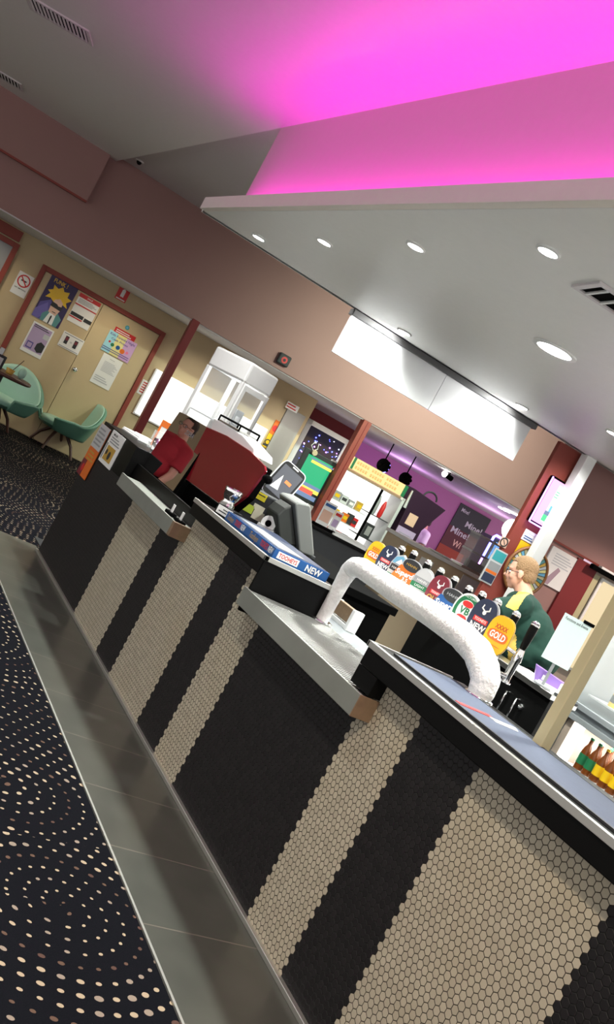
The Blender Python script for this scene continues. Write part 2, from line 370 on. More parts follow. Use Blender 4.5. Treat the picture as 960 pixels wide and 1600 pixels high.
# far wall with the double door, header with its underside
slab(-6, 5.385, DW, DW+.2, 0, 2.47, 'wall_cream', 'wall_far')
DB = DW-1.3
b = B(); b.box(-6, 14, DB, DW+.25, 2.415, 3.80, 'mauve'); struct('wall_header', b, rz=WA)
b = B(); b.box(-6, 14, DB+.02, DW+6, 2.400, 2.416, 'grey_ceil'); struct('ceiling_header', b, rz=WA)
s_c, z_c = aD(171, 246, DB-.12); s_d, z_d = aD(75, 277, DB-.12)
b = B(); b.box(-6, s_c, DB-.14, DB, 2.99, 3.70, 'mauve'); b.box(-6, s_c, DB-.15, DB-.1, 2.965, 2.99, 'redbrown'); struct('wall_header_box', b, rz=WA)
# recess beside the door wall, then the games room
slab(5.385, 5.45, DW-.0, DW+2.2, 0, 2.41, 'wall_cream', 'wall_return')
slab(5.44, 7.3, DW+2.0, DW+2.1, 0, 2.41, 'redwall', 'wall_recess')
slab(7.2, 7.3, DW+2.1, DW+4.2, 0, 2.41, 'purple', 'wall_games_side')
slab(6.6, 20, DW+4.2, DW+4.4, 0, 3.0, 'purple', 'wall_games')
# door in the far wall
zt = 2.10
b = B(); b.box(1.15, 2.0, DW-.035, DW+.02, .01, 2.085, 'door_cream'); b.box(2.006, 2.87, DW-.035, DW+.02, .01, 2.085, 'door_cream')
dr1 = struct('door_1', b, rz=WA, bevel=.003)
b = B()
for s0, s1, z0, z1 in ((1.08, 1.145, 0, 2.155), (2.875, 2.94, 0, 2.155), (1.145, 2.875, 2.09, 2.155)): b.box(s0, s1, DW-.06, DW+.02, z0, z1, 'redbrown')
b.build('door_frame', dr1, bevel=.004)
p = aD(117, 577, DW-.06)
b = B(); M_ = Matrix.Translation((p[0], DW-.035, p[1]))
b.lathe([(.03, 0), (.03, .012), (.012, .015), (.012, .04), (.03, .05), (.036, .066), (.03, .082), (.01, .09)], 'chrome', M=M_@Matrix.Rotation(PI/2, 4, 'X'))
b.build('door_knob', dr1)
# second door at the left edge, with a grey glass leaf
s0 = aD(30, 386, DW)[0]
b = B(); b.box(s0-1.0, s0-.07, DW-.03, DW+.02, .01, 2.15, 'grey'); d2 = struct('door_2', b, rz=WA)
b = B(); b.box(s0-.07, s0, DW-.06, DW+.02, 0, 2.22, 'redbrown'); b.box(s0-1.1, s0-.07, DW-.06, DW+.02, 2.15, 2.22, 'redbrown'); b.box(s0-1.1, s0-.03, DW-.05, DW+.02, 2.24, 2.38, 'redbrown'); b.build('door_frame', d2, bevel=.004)
# window with white slat blind behind the cake fridge
pa = aD(275, 588, DW); pb = aD(412, 672, DW)
ws0, ws1, wz = 3.05, 4.95, 1.66
b = B(); b.box(ws0, ws1, DW-.03, DW+.01, .95, wz, 'white'); w1 = struct('window_1', b, rz=WA)
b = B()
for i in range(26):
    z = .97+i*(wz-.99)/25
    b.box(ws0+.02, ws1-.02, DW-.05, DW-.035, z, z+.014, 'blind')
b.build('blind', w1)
# posts of the header
def post(name, s0, s1, D0, D1, z1, k, z0=0, group=None): return struct(name, B().box(s0, s1, D0, D1, z0, z1, k), rz=WA, bevel=.004)
post('trim_post', 2.885, 2.99, DB-.02, DB+.08, 2.43, 'redtrim')
post('trim_post', 5.67, 5.80, DB-.03, DB+.10, 2.41, 'redbrown')
b = B(); b.box(5.735, 5.745, DB-.035, DB-.02, 0, 2.40, 'redtrim'); struct('trim_post', b, rz=WA)
# right-hand wall behind the bar: red column, white column, mauve header wall
post('wall_red_column', 5.27, 5.62, 7.52, 7.57, ZS, 'redbrown')
post('trim_white_column', 5.49, 5.605, 7.36, 7.46, ZS, 'white')
DR = 8.5
slab(6.25, 14, DR, DR+.1, 2.03, 3.0, 'mauve', 'wall_right')
slab(6.25, 6.95, DR, DR+.1, 0, 2.03, 'mauve', 'wall_right')
slab(6.86, 7.16, DR-.03, DR+.1, 0, 1.99, 'redwall', 'wall_right')
slab(6.08, 6.35, DR, DR+.1, 0, 3.0, 'mauve', 'wall_right')
slab(7.16, 14, DR+.02, DR+.1, 0, 2.03, 'curtain', 'wall_right')
slab(6.4, 7.35, DR-.03, DR, 2.015, 2.035, 'redbrown', 'trim_rail')
# lighting of the rooms behind
for s, D, pw, c in ((.3, DW-.65, 9, (1, .86, .62)), (2.2, DW-.65, 9, (1, .86, .62)), (3.6, DW-.65, 10, (1, .93, .8)), (5.1, DW-.65, 14, (1, .95, .85)), (6.3, DW-.4, 10, (1, .95, .85))):
    q = W(s, D, 2.39); spot(q, pw*1.9, c, 150, .9, .04)
point(W(8.6, DW+2.6, 2.0), 13, (.8, .42, 1), .2); point(W(10.5, DW+2.2, 1.9), 13, (.9, .5, 1), .2); point(W(12, DW+1.6, 1.9), 12, (1, .6, .85), .2)
spot(W(2.3, 7.9, 3.4), 100, (1, 1, .98), 120, .9, .1)  # unseen spot added to whiten the cake fridge and coffee machine top
spot(W(5.3, 6.9, 2.74), 22, (1, 1, .97), 120, .9, .04, aim=W(5.5, 7.4, 1.4))  # extra spot without a fitting, added to brighten the white column
spot(W(7.2, 7.5, 2.7), 60, (1, .8, .7), 140, .9, .05)  # added spot, source not seen, lifts the whiteboard and mauve wall

# ================================================================== BAR
bar = thing('bar_counter', 'long black bar counter with cream and black hexagon mosaic front', 'bar counter', (2.04, 3, 0))
BO = Vector((2.04, 3, 0))
def bb(name, boxes, bevel=.003, parent=bar, label=None):
    b = B()
    for x0, x1, y0, y1, z0, z1, k in boxes: b.box(x0-BO.x, x1-BO.x, y0-BO.y, y1-BO.y, z0, z1, k)
    return b.build(name, parent, bevel=bevel, label=label)
bb('mosaic_front', [(2.04, 2.12, -3, 2.735, .02, .99, 'hex'), (2.04, 2.12, 2.735, 3.717, .02, .84, 'hex'), (2.04, 2.12, 3.717, 4.68, .02, .99, 'hex'), (2.04, 2.12, 4.68, 6.0, .02, .84, 'hex'), (2.04, 2.12, 6.0, 6.93, .02, .84, 'hex')], 0, label='cream and black hexagon mosaic')
bb('kick_trim', [(2.022, 2.05, -3, 6.95, .004, .022, 'alu')], .002)
bb('carcass', [(2.12, 2.30, -3, 2.73, .01, .98, 'matt_black'), (2.12, 2.5, 2.73, 3.70, .01, .80, 'matt_black'), (2.12, 2.34, 3.72, 4.66, .01, .98, 'matt_black'), (2.12, 2.40, 4.66, 6.03, .01, .80, 'matt_black'), (2.12, 2.58, 6.03, 6.85, .01, .84, 'matt_black')], 0)
bb('counter_fascia', [(1.985, 2.10, -3, 2.735, .98, 1.052, 'black')], .004)
bb('counter_fascia', [(1.985, 2.10, 3.71, 4.68, .98, 1.052, 'black')], .004)
bb('counter_top', [(1.99, 2.44, -3, 2.73, 1.045, 1.062, 'black')], .002)
bb('counter_top', [(1.99, 2.40, 3.70, 4.68, 1.045, 1.062, 'black')], .002)
bb('metal_edge', [(1.978, 2.0, -3, 2.738, 1.046, 1.068, 'alu'), (1.978, 2.38, 2.728, 2.740, 1.046, 1.068, 'alu')], .001, label='aluminium nosing of the near counter')
bb('metal_edge', [(1.978, 2.0, 3.69, 4.68, 1.046, 1.068, 'alu'), (1.978, 2.40, 3.690, 3.702, 1.046, 1.068, 'alu')], .001, label='aluminium nosing of the middle counter')
bb('corner_block', [(1.985, 2.10, 2.604, 2.733, .912, .979, 'black')], .002)
bb('end_panel', [(1.99, 2.42, 3.70, 3.715, .80, 1.046, 'black')], 0)
bb('service_tray', [(1.955, 1.968, 2.60, 3.69, .829, .910, 'brushed'), (1.955, 2.13, 2.598, 2.603, .829, .909, 'timber'), (1.968, 2.13, 2.60, 3.69, .829, .835, 'brushed'), (1.966, 2.42, 2.605, 3.70, .880, .892, 'ribbase')]+[(1.975, 2.415, 2.615+i*.0262, 2.6296+i*.0262, .892, .904, 'ribbar') for i in range(41)], .0015, label='stainless steel drip tray with ribbed top')
bb('service_tray', [(1.940, 1.953, 4.70, 5.78, .829, .910, 'brushed'), (1.94, 2.13, 4.668, 4.702, .829, .909, 'timber'), (1.953, 2.13, 4.68, 5.78, .829, .835, 'brushed'), (1.953, 2.42, 4.68, 5.80, .890, .900, 'brushed')], .0015, label='stainless steel service shelf beside the raised end block')
bb('end_block', [(2.035, 2.60, 6.04, 6.93, .84, 1.075, 'black'), (2.045, 2.60, 6.86, 6.93, .02, .84, 'black')], .004, label='raised black end block')
bb('splash_back', [(2.09, 2.11, 4.66, 6.05, .80, .98, 'black')], 0)
# work bench inside the bar
wb = thing('work_bench', 'grey steel work bench inside the bar behind the ribbed tray', 'bench', (2.9, 3.2, 0))
b = B(); b.box(-.24, .25, -1.2, .80, .80, .84, 'dark'); b.build('bench_top', wb, bevel=.003)
b = B(); b.box(-.24, .22, -1.18, .78, .006, .80, 'matt_black'); b.build('cupboard', wb, bevel=.003)
b = B(); b.box(2.45, 2.62, 2.75, 4.2, .86, .875, 'lgrey')
bb('back_ledge', [(2.42, 2.64, 2.735, 4.03, .875, .898, 'ledge')], .003, label='pale grey ledge behind the ribbed tray')
# near bar runner
b = B(); b.box(-.14, .14, -1.75, 1.75, 0, .006, 'runner'); b.box(-.15, -.14, -1.75, 1.75, 0, .007, 'dark'); b.box(.14, .15, -1.75, 1.75, 0, .007, 'dark')
M_ = Matrix.Rotation(-PI/2, 4, 'Z')@Matrix.Rotation(-PI/2, 4, 'X')
b.prism([(-.01, .0), (.03, .0), (.03, .10), (-.01, .12)], -.0075, -.006, 'paper', M=Matrix.Translation((0, 1.35, 0))@M_)
b.prism([(-.04, -.13), (-.01, -.13), (-.01, .02), (-.04, .02)], -.0075, -.006, 'red', M=Matrix.Translation((0, 1.35, 0))@M_)
tag(b.build('bar_runner', loc=(2.205, .93, 1.0625)), 'blue grey bar runner lying along the near counter', 'bar mat')
# branded mat at the end of the middle counter
b = B()
hh = .046
b.box(2.035-2.2, 2.34-2.2, 3.745-4.2, 4.36-4.2, 0, hh, 'blue')
b.box(2.045-2.2, 2.33-2.2, 3.76-4.2, 4.35-4.2, hh, hh+.002, 'navy'); b.prism([(-.13, -.4), (.02, -.4), (-.02, .02), (-.12, .10)], hh+.002, hh+.003, 'silver', M=Matrix(((1,0,0,0),(0,0,1,0),(0,1,0,0),(0,0,0,1))))
Mf = Matrix.Translation((2.035-2.2, 0, 0))@Matrix.Rotation(FACE_BAR, 4, 'Z')
def mft(body, y, w, k, bold=.02, h=.028, z=.023, shear=0): b.text(body, -(y-4.2), z, h, k, -.001, M=Mf, w=w, bold=bold, shear=shear)
mft('NEW', 3.785, .05, 'paper'); mft('TOOHEYS', 3.86, .085, 'red')
mft("Tooheys", 3.99, .10, 'gold', 0, .03, .023, .3); mft('NEW', 4.13, .05, 'paper'); mft('TOOHEYS', 4.20, .07, 'red'); mft("Tooheys", 4.30, .085, 'gold', 0, .03, .023, .3)
Me = Matrix.Translation((0, 3.745-4.2, 0))
b.box(-.145, -.03, -.001, .001, .008, .04, 'paper', M=Me); b.text('TOOHEYS', -.0875, .023, .02, 'red', -.0015, M=Me, w=.10, bold=.02)
b.text('NEW', .055, .023, .03, 'paper', -.001, M=Me, w=.09, bold=.03)
tag(b.build('bar_mat', loc=(2.2, 4.2, 1.0625), bevel=.002), 'thick blue beer mat reading NEW at the corner of the middle counter', 'bar mat')

# -------------------------------------------------- frosted beer font
font = thing('beer_font', 'long frosted white beer font arching over the ribbed tray', 'beer font', (2.38, 3.1, .9))
def L(y, z): return (0, y-3.1, z-.9)
path = [L(3.685, .905), L(3.685, 1.0), L(3.685, 1.12), L(3.678, 1.165), L(3.655, 1.193), L(3.60, 1.207), L(3.3, 1.208), L(3.0, 1.214), L(2.80, 1.212), L(2.68, 1.195), L(2.61, 1.16), L(2.575, 1.13), L(2.565, 1.09), L(2.565, 1.064)]
rs = [.030, .031, .036, .041, .045, .046, .049, .051, .053, .055, .055, .052, .048, .044]
# resample for a lumpy frost surface
pp = []; rr_ = []
for i in range(len(path)-1):
    for q in range(6):
        t = q/6; pp.append(Vector(path[i]).lerp(Vector(path[i+1]), t)); rr_.append((rs[i]*(1-t)+rs[i+1]*t)*(1+random.uniform(-.012, .012)))
pp.append(Vector(path[-1])); rr_.append(rs[-1])
b = B(); b.tube(pp, rr_, 'frost', n=20); b.build('frosted_arch', font)
for y, zf in ((3.685, .005), (2.565, .1635)):
    b = B(); b.lathe([(.055, 0), (.055, .006), (.045, .010)], 'chrome', c=(0, y-3.1, zf)); b.build('base_flange', font)

def superpts(w, h, n=28, e=.75, ox=0, oz=0):
    out = []
    for i in range(n):
        t = 2*PI*i/n; c, s_ = math.cos(t), math.sin(t)
        out.append((ox+w/2*math.copysign(abs(c)**e, c), oz+h/2*math.copysign(abs(s_)**e, s_)))
    return out
def scale(pts, k): return [(x*k, z*k) for x, z in pts]
def stag(b, z, k, y, r=.012):
    b.prism([(r*.5*math.cos(t*PI/6), z+r*.6*math.sin(t*PI/6)) for t in range(12)], y, y+.001, k)
    for s_ in (-1, 1):
        b.prism([(s_*.003, z+r*.3), (s_*r*1.2, z+r*.9), (s_*r*1.0, z+r*2.1), (s_*r*.75, z+r*1.9), (s_*r*.85, z+r*1.1), (0, z+r*.6)], y, y+.001, k)
def badge(kind, w, h):
    b = B(); y = -.012
    if kind == 'gold':
        o = superpts(w, h, e=.7); b.prism(o, -.002, .012, 'gold'); b.prism(scale(o, .95), -.010, -.002, 'yellow')
        b.text('XXXX', 0, h*.20, h*.12, 'red', y, w=w*.5, bold=.02); b.prism(superpts(w*.78, h*.27, e=.6, oz=-.02*h), y+.0003, y+.001, 'orange')
        b.text('GOLD', 0, -.02*h, h*.17, 'paper', y-.0008, w=w*.62, bold=.03); b.prism(superpts(w*.55, h*.02, oz=-.27*h), y, y+.001, 'orange')
    elif kind in ('new', 'old'):
        o = superpts(w, h, e=.8); b.prism([(x+.007, z-.002) for x, z in scale(o, 1.03)], .0, .014, 'silver'); b.prism(o, -.010, .002, 'navy' if kind == 'new' else 'maroon')
        stag(b, h*.16, 'paper', y, h*.09)
        b.box(-w*.30, w*.30, y, y+.001, -.10*h, .02*h, 'red'); b.text('TOOHEYS', 0, -.04*h, h*.07, 'paper', y-.0008, w=w*.5, bold=.01)
        b.text('NEW' if kind == 'new' else 'OLD', 0, -.22*h, h*.15, 'paper' if kind == 'new' else 'gold', y, w=w*.66, bold=.03)
    elif kind == 'vb':
        o = superpts(w, h, e=.9); b.prism(o, -.004, .012, 'paper'); b.prism(scale(o, .88), -.008, -.004, 'sgreen'); b.prism(scale(o, .62), -.010, -.008, 'paper')
        b.prism(superpts(w*.42, h*.17, e=.9, oz=.20*h), y, y+.002, 'red'); b.prism(superpts(w*.42, h*.17, e=.9, oz=-.20*h), y, y+.002, 'red')
        b.prism(superpts(w*.5, h*.22, e=.8), y-.0005, y+.001, 'paper')
        b.text('VB', 0, 0, h*.19, 'sgreen', y-.0016, w=w*.4, bold=.03); b.text('VICTORIA', 0, .38*h, h*.06, 'paper', y-.001, w=w*.5); b.text('BITTER', 0, -.38*h, h*.06, 'paper', y-.001, w=w*.42)
    elif kind == 'summer':
        o = [(-w*.45, -h*.5), (w*.45, -h*.5), (w*.48, h*.1), (w*.36, h*.36), (0, h*.5), (-w*.36, h*.36), (-w*.48, h*.1)]
        b.prism(scale(o, 1.05), 0, .012, 'silver'); b.prism(o, -.010, 0, 'lgrey')
        b.prism([(-w*.42, h*.12), (w*.42, h*.12), (w*.34, h*.34), (0, h*.45), (-w*.34, h*.34)], y, y+.002, 'ltblue')
        b.prism([(-w*.25, h*.14), (0, h*.34), (w*.28, h*.14)], y-.001, y, 'paper')
        b.box(-w*.42, w*.42, y, y+.002, -.14*h, .08*h, 'dark'); b.text('HAHN', 0, -.03*h, h*.09, 'paper', y-.001, w=w*.6)
        b.box(-w*.42, w*.42, y, y+.002, -.44*h, -.26*h, 'sgreen')
    elif kind in ('dry', 'dryblue'):
        kk = 'orange' if kind == 'dry' else 'blue'
        b.prism([(-w*.5, -h*.5), (w*.38, -h*.5), (w*.5, h*.12), (-w*.34, h*.12)], -.010, .010, kk)
        b.prism(superpts(w*.66, h*.52, e=.9, oz=.22*h), -.006, .014, 'silver'); b.prism(superpts(w*.58, h*.44, e=.9, oz=.24*h), -.011, -.006, 'dark')
        b.prism([(-w*.5, -h*.5), (w*.38, -h*.5), (w*.40, -h*.43), (-w*.48, -h*.43)], y, y+.001, 'paper')
        b.text('Superdry', -.02*w, -.14*h, h*.20, 'paper', y, w=w*.78, bold=.03, shear=.2, ang=.06)
        if kind == 'dry': b.text('3.5', 0, -.34*h, h*.14, 'paper', y, w=w*.2, bold=.02)
        b.text('HAHN', 0, .24*h, h*.10, 'gold' if kind == 'dry' else 'silver', y-.001, w=w*.36)
    elif kind == 'draught':
        o = superpts(w, h, e=.9); b.prism(scale(o, 1.0), -.002, .012, 'silver'); b.prism(scale(o, .9), -.010, -.002, 'lgrey')
        b.box(-w*.42, w*.42, y, y+.002, -.02*h, .16*h, 'grey'); b.box(-w*.46, w*.5, y-.001, y+.001, -.18*h, -.03*h, 'sgreen'); b.text('LIGHT', 0, -.105*h, h*.08, 'paper', y-.0018, w=w*.5)
        b.text('HAHN', 0, .07*h, h*.09, 'paper', y-.001, w=w*.5)
    return b
BX = 2.46
TAPS = [((585, 867), 'gold', .078, .128, 'yellow gold beer tap badge at the far end beside the navy one'),
 ((604, 875), 'new', .078, .135, 'navy stag beer badge second from the far end of the taps'),
 ((622, 888), 'summer', .078, .125, 'beer tap badge with pale blue mountain above dark and green bands'),
 ((640, 894), 'dry', .135, .115, 'orange slanted beer tap banner with a silver rimmed dark oval'),
 ((659, 912), 'draught', .088, .135, 'pale grey oval beer badge with a dark green band'),
 ((683, 925), 'old', .082, .142, 'maroon stag beer badge reading OLD in gold'),
 ((704, 942), 'dryblue', .145, .12, 'blue slanted beer tap banner with a silver rimmed dark oval'),
 ((727, 955), 'vb', .102, .145, 'green and red oval VB beer badge with white rim'),
 ((753, 967), 'new', .095, .158, 'large navy stag beer badge between the VB badge and the nearest yellow one'),
 ((779, 993), 'gold', .098, .150, 'large yellow gold beer tap badge nearest the camera')]
HND = [(631, 854), (650, 861), (672, 876), (692, 888), (714, 901), (736, 916), (757, 925), (781, 937), (810, 956), (840, 972)]
for i, ((px, py), kind, w, h, lab) in enumerate(TAPS):
    p = aX(px, py, BX); q = aX(*HND[i], 2.54)
    t = thing('beer_tap', lab, 'beer tap', (BX, p.y, 1.15), 0, 'beer taps on the frosted font')
    o = badge(kind, w, h).build('badge', t, loc=(0, 0, p.z-1.15), rz=-.87)
    b = B(); hy = q.y-p.y; hz = q.z-1.15
    b.tube([(.08, hy, hz-.115), (.08, hy, hz-.10), (.08, hy, hz-.04), (.08, hy, hz-.018)], [.010, .0135, .0165, .0165], 'black', n=14)
    hd = b.build('handle', t)
    b = B(); b.lathe([(.0165, 0), (.0175, .006), (.013, .016), (.001, .021)], 'chrome', c=(.08, hy, hz-.018), n=14); b.build('handle_cap', hd)
    b = B()
    low = hz-.25 if i == 9 else hz-.19
    b.tube([(.08, hy, low), (.08, hy, hz-.165), (.08, hy, hz-.16), (.08, hy, hz-.115)], [.016, .016, .02, .012], 'chrome', n=14)
    b.tube([(-.03, hy, low+.02), (.08, hy, low+.02)], .012, 'chrome', n=10)
    b.tube([(.015, 0, p.z-1.15-.02), (.08, hy, hz-.14)], .007, 'chrome', n=8)
    b.lathe([(.024, 0), (.024, .006)], 'chrome', c=(.08, hy, low), n=14)
    b.build('tap_body', t)
# white bracket with a brown block on the ledge behind the tray
p = aZ(540, 962, .9); p2 = aZ(580, 990, .9)
b = B(); b.box(-.022, .022, .09, .105, 0, .10, 'white'); b.box(-.02, .02, -.085, .09, 0, .022, 'white'); b.box(-.03, .03, -.11, -.085, 0, .105, 'white')
br = thing('glass_rinser_bracket', 'white U shaped bracket holding a brown block behind the tray', 'bracket', (2.60, 3.87, .898))
b.build('bracket_frame', br, bevel=.003); B().box(-.018, .018, -.07, .075, .03, .10, 'timber').build('brown_block', br, bevel=.003)
b = B(); b.prism([(-.12, 0), (.10, 0), (.13, .03), (-.08, .05)], -.08, .06, 'purple2'); tag(b.build('purple_cloth', loc=(2.80, 3.35, .841), bevel=.006), 'purple cloth lying on the bench behind the ribbed tray', 'cloth')

# -------------------------------------------------- coffee machine and steel screen
cm = thing('coffee_machine', 'coffee machine with a glossy dark red back panel and white top', 'coffee machine', (2.41, 4.98, 1.062))
def X2(pts): return [(-(y-4.85), z-1.062) for y, z in pts]         # outline along the bar seen from the customer side
Mc = Matrix.Rotation(FACE_BAR, 4, 'Z')
red_ = X2([(5.33, 1.075), (5.33, 1.405), (5.0, 1.420), (4.62, 1.412), (4.38, 1.385), (4.34, 1.365), (4.40, 1.20), (4.52, 1.085)])
b = B(); b.prism(red_, -.25, -.235, 'coffee', M=Mc); b.build('red_back_panel', cm, bevel=.004)
b = B(); b.prism(X2([(5.31, 1.08), (5.31, 1.40), (4.42, 1.38), (4.45, 1.2), (4.55, 1.09)]), -.235, -.17, 'matt_black', M=Mc); b.build('machine_body', cm, bevel=.006)
b = B(); b.prism(X2([(5.32, 1.405), (5.36, 1.475), (4.86, 1.468), (4.64, 1.435), (4.60, 1.400)]), -.225, -.10, 'white', M=Mc); b.build('white_top', cm, bevel=.008)
b = B(); b.box(-.22, -.09, .10, .44, .412, .420, 'steel')
for x in (-.22, -.09):
    b.tube([(x, .10, .445), (x, .44, .445)], .006, 'matt_black', n=8)
for y in (.10, .44):
    b.tube([(-.22, y, .445), (-.09, y, .445)], .006, 'matt_black', n=8)
    for x in (-.22, -.09): b.tube([(x, y, .41), (x, y, .445)], .006, 'matt_black', n=8)
b.build('cup_rail', cm)
for x in (-.21, -.14):
    for y in (-.3, .42):
        b = B(); b.lathe([(.02, 0), (.02, .016)], 'matt_black', c=(x, y, 0), n=12); b.build('foot', cm)
b = B(); b.lathe([(.018, 0), (.022, .02), (.022, .045), (.010, .055)], 'matt_black', M=Matrix.Translation((-.24, -.53, .27))@Matrix.Rotation(PI/2, 4, 'X')); b.build('steam_knob', cm)
b = B()
sc_pts = [(-(y-5.69), z-.90) for y, z in [(6.05, .94), (6.05, 1.40), (5.92, 1.405), (5.36, 1.405), (5.36, .955), (5.45, .94)]]
b.prism(sc_pts, -.006, .006, 'mirror'); b.box(-.36, .33, -.02, .02, 0, .04, 'matt_black')
b.text('ZOERA', .02, .41, .03, 'grey', -.0075, w=.16); b.box(.325, .335, -.008, .008, .05, .505, 'matt_black')
ss_ = b.build('steel_screen', loc=(2.125, 5.69, .902), rz=FACE_BAR); ss_.rotation_euler = (math.radians(-7), 0, FACE_BAR)
tag(ss_, 'mirror polished steel screen standing left of the red machine', 'screen')

# small things on the middle counter
def atop(px, py, z=1.062): return aZ(px, py, z)
def small(name, label, cat, loc, parts, rz=0, group=None):
    t = thing(name, label, cat, loc, rz, group)
    for nm, b, bv in parts: b.build(nm, t, bevel=bv)
    return t
small('label_box', 'small black box with a white scribbled label beside the red machine', 'box', (2.075, 4.435, 1.062),
      [('body', B().box(-.06, .06, -.035, .035, 0, .055, 'black'), .004), ('white_label', B().box(-.05, .05, -.037, -.035, .008, .05, 'paper').box(-.035, .02, -.0385, -.0365, .02, .025, 'dark').box(-.01, .04, -.0385, -.0365, .034, .038, 'dark'), 0)], rz=-1.1)
b = B(); b.lathe([(.035, 0), (.045, .02), (.040, .06), (.030, .075), (.042, .10), (.05, .14), (.048, .145), (.030, .09), (.02, .07)], 'chrome', n=14)
tag(b.build('steel_jug', loc=(2.09, 4.53, 1.062)), 'waisted chrome jug behind the white label box', 'jug')
b = B(); b.box(-.12, .10, -.10, .03, 0, .185, 'dark')
cr = thing('card_machine', 'dark till box with yellow and cream notes stuck on it', 'till', (2.40, 4.82, 1.062), -.75)
b.build('body', cr, bevel=.01)
for (x, z, w, h, k, lb) in ((-.075, .150, .05, .03, 'cream_note', 'cream note at the top'), (-.02, .140, .065, .04, 'yellow_note', 'yellow printed note'), (-.05, .05, .06, .045, 'lime_note', 'lime green note'), (-.0, .085, .065, .03, 'cream_note', 'cream note'), (.015, .035, .065, .05, 'cream_note', 'large cream note with folded corner')):
    if k not in K: K[k] = mat(k, {'cream_note': (.75, .72, .55), 'yellow_note': (.72, .60, .03), 'lime_note': (.55, .68, .06)}[k], .8)
    b = B(); b.box(x, x+w, -.104, -.101, z, z+h, k)
    if k == 'yellow_note': b.box(x+.008, x+w-.008, -.105, -.103, z+.025, z+.030, 'dark')
    b.build('sticky_note', cr, label=lb)
b = B(); b.tube([(0, .03, .05), (0, -.03, .05)], .042, 'white', n=18); b.tube([(0, .031, .05), (0, -.031, .05)], .018, 'matt_black', n=14); b.box(-.05, .05, -.04, .04, 0, .03, 'lgrey')
tag(b.build('receipt_roll_holder', loc=(2.375, 4.56, 1.075), rz=-.8), 'round white receipt roll holder with a black hub below the notes', 'roll holder')
# till stand: shelf inside the bar carrying the screens
bench2 = thing('till_bench', 'dark bench behind the middle counter carrying the till screens', 'bench', (2.70, 4.9, 0))
B().box(-.28, .30, -.85, 1.1, 1.02, 1.06, 'matt_black').build('bench_top', bench2, bevel=.003)
B().box(-.26, .28, -.83, 1.08, .006, 1.02, 'matt_black').build('cupboard', bench2, bevel=.003)
# tablet on pole
mon = [aY(x, y, 4.75) for x, y in ((414, 770), (455, 728), (480, 745), (439, 787))]
cxy = sum(mon, Vector())/4
tb = thing('tablet_screen', 'black tablet screen in a grey case tilted on a stand above the notes', 'tablet', (cxy.x+.06, 4.90, 1.062), -.45)
v_up = (mon[1]-mon[0])
lean = math.atan2((mon[1]-mon[0]).x, (mon[1]-mon[0]).z)
Mt = Matrix.Translation((0, 0, cxy.z-1.062))@Matrix.Rotation(.25, 4, 'Y')@Matrix.Rotation(-.35, 4, 'X')
b = B(); b.prism(superpts(.17, .245, e=.35), 0, .03, 'lgrey', M=Mt); b.build('case', tb, bevel=.004)
b = B(); b.prism(superpts(.155, .23, e=.3), -.004, .001, 'black', M=Mt); b.box(-.066, .066, -.0055, -.003, -.09, .09, 'screen_dim', M=Mt)
b.prism([(-.05, -.07), (.0, -.06), (-.03, .03)], -.0065, -.004, 'paper', M=Mt); b.box(.0, .04, -.0065, -.005, .0, .02, 'orange', M=Mt); b.box(-.02, .02, -.0065, -.005, .101, .108, 'paper', M=Mt); b.build('screen', tb)
b = B(); b.tube([(0, .05, 0), (0, .05, cxy.z-1.062)], .014, 'dark', n=10); b.lathe([(.07, 0), (.07, .012), (.02, .018)], 'dark', c=(0, .05, 0)); b.build('stand', tb)
K['rearc'] = mat('monitor_rear', (.025, .028, .025), .6); K['mong'] = mat('monitor_grey', (.20, .21, .20), .45, .3)
# monitor seen from behind
mo = thing('till_monitor', 'grey till monitor seen from behind leaning back below the tablet', 'monitor', (2.5, 4.5, 1.062), 0)
b = B(); b.prism([(x-2.5, z-1.062) for x, z in ((2.385, 1.285), (2.40, 1.30), (2.465, 1.315), (2.48, 1.305), (2.635, 1.09), (2.625, 1.075), (2.56, 1.07), (2.54, 1.075))], -.06, .16, 'mong'); b.build('housing', mo, bevel=.012)
b = B(); b.prism([(x-2.5, z-1.062) for x, z in ((2.34, 1.19), (2.36, 1.24), (2.392, 1.27), (2.53, 1.09), (2.47, 1.065), (2.43, 1.065))], -.03, .12, 'rearc'); b.build('rear_cover', mo, bevel=.01)
b = B(); b.box(-.06, .16, -.04, .14, 0, .02, 'dark'); b.build('monitor_foot', mo, bevel=.004)
# -------------------------------------------------- things on the end block and service shelf
def barsheet(name, label, cat, y0, y1, z0, z1, x, bgm, deco, th=.004):
    b = B(); w, h = y1-y0, z1-z0
    b.box(-w/2, w/2, -th, 0, 0, h, bgm); decorate(b, w, h, -th, deco)
    return tag(b.build(name, loc=(x, (y0+y1)/2, z0), rz=FACE_BAR), label, cat)
barsheet('event_flyer', 'orange and grey flyer on the end of the raised block', 'flyer', 6.70, 6.96, .65, 1.05, 2.034, 'orange', [('r', 0, .55, 1, 1, 'lgrey'), ('l', .1, .6, .9, .95, 5, 'grey'), ('r', .0, .0, .4, .3, 'maroon'), ('l', .2, .3, .9, .5, 3, 'gold'), ('d', .3, .15, .03, 'red')])
barsheet('notice_flyer', 'white notice with a yellow picture on the raised block', 'notice', 6.31, 6.64, .83, 1.065, 2.034, 'paper', [('t', 'BUS', .35, .9, .06, 'dark', .3), ('l', .15, .62, .9, .85, 3, 'grey'), ('r', .2, .12, .8, .56, 'gold'), ('d', .55, .3, .03, 'dark'), ('d', .3, .36, .02, 'dark'), ('r', .06, .1, .12, .6, 'grey')])
b = B(); b.box(-.11, .11, -.15, .15, 0, .012, 'paper'); b.box(-.10, .12, -.14, .16, .012, .024, 'white'); b.box(-.02, .10, -.16, .12, .024, .03, 'paper')
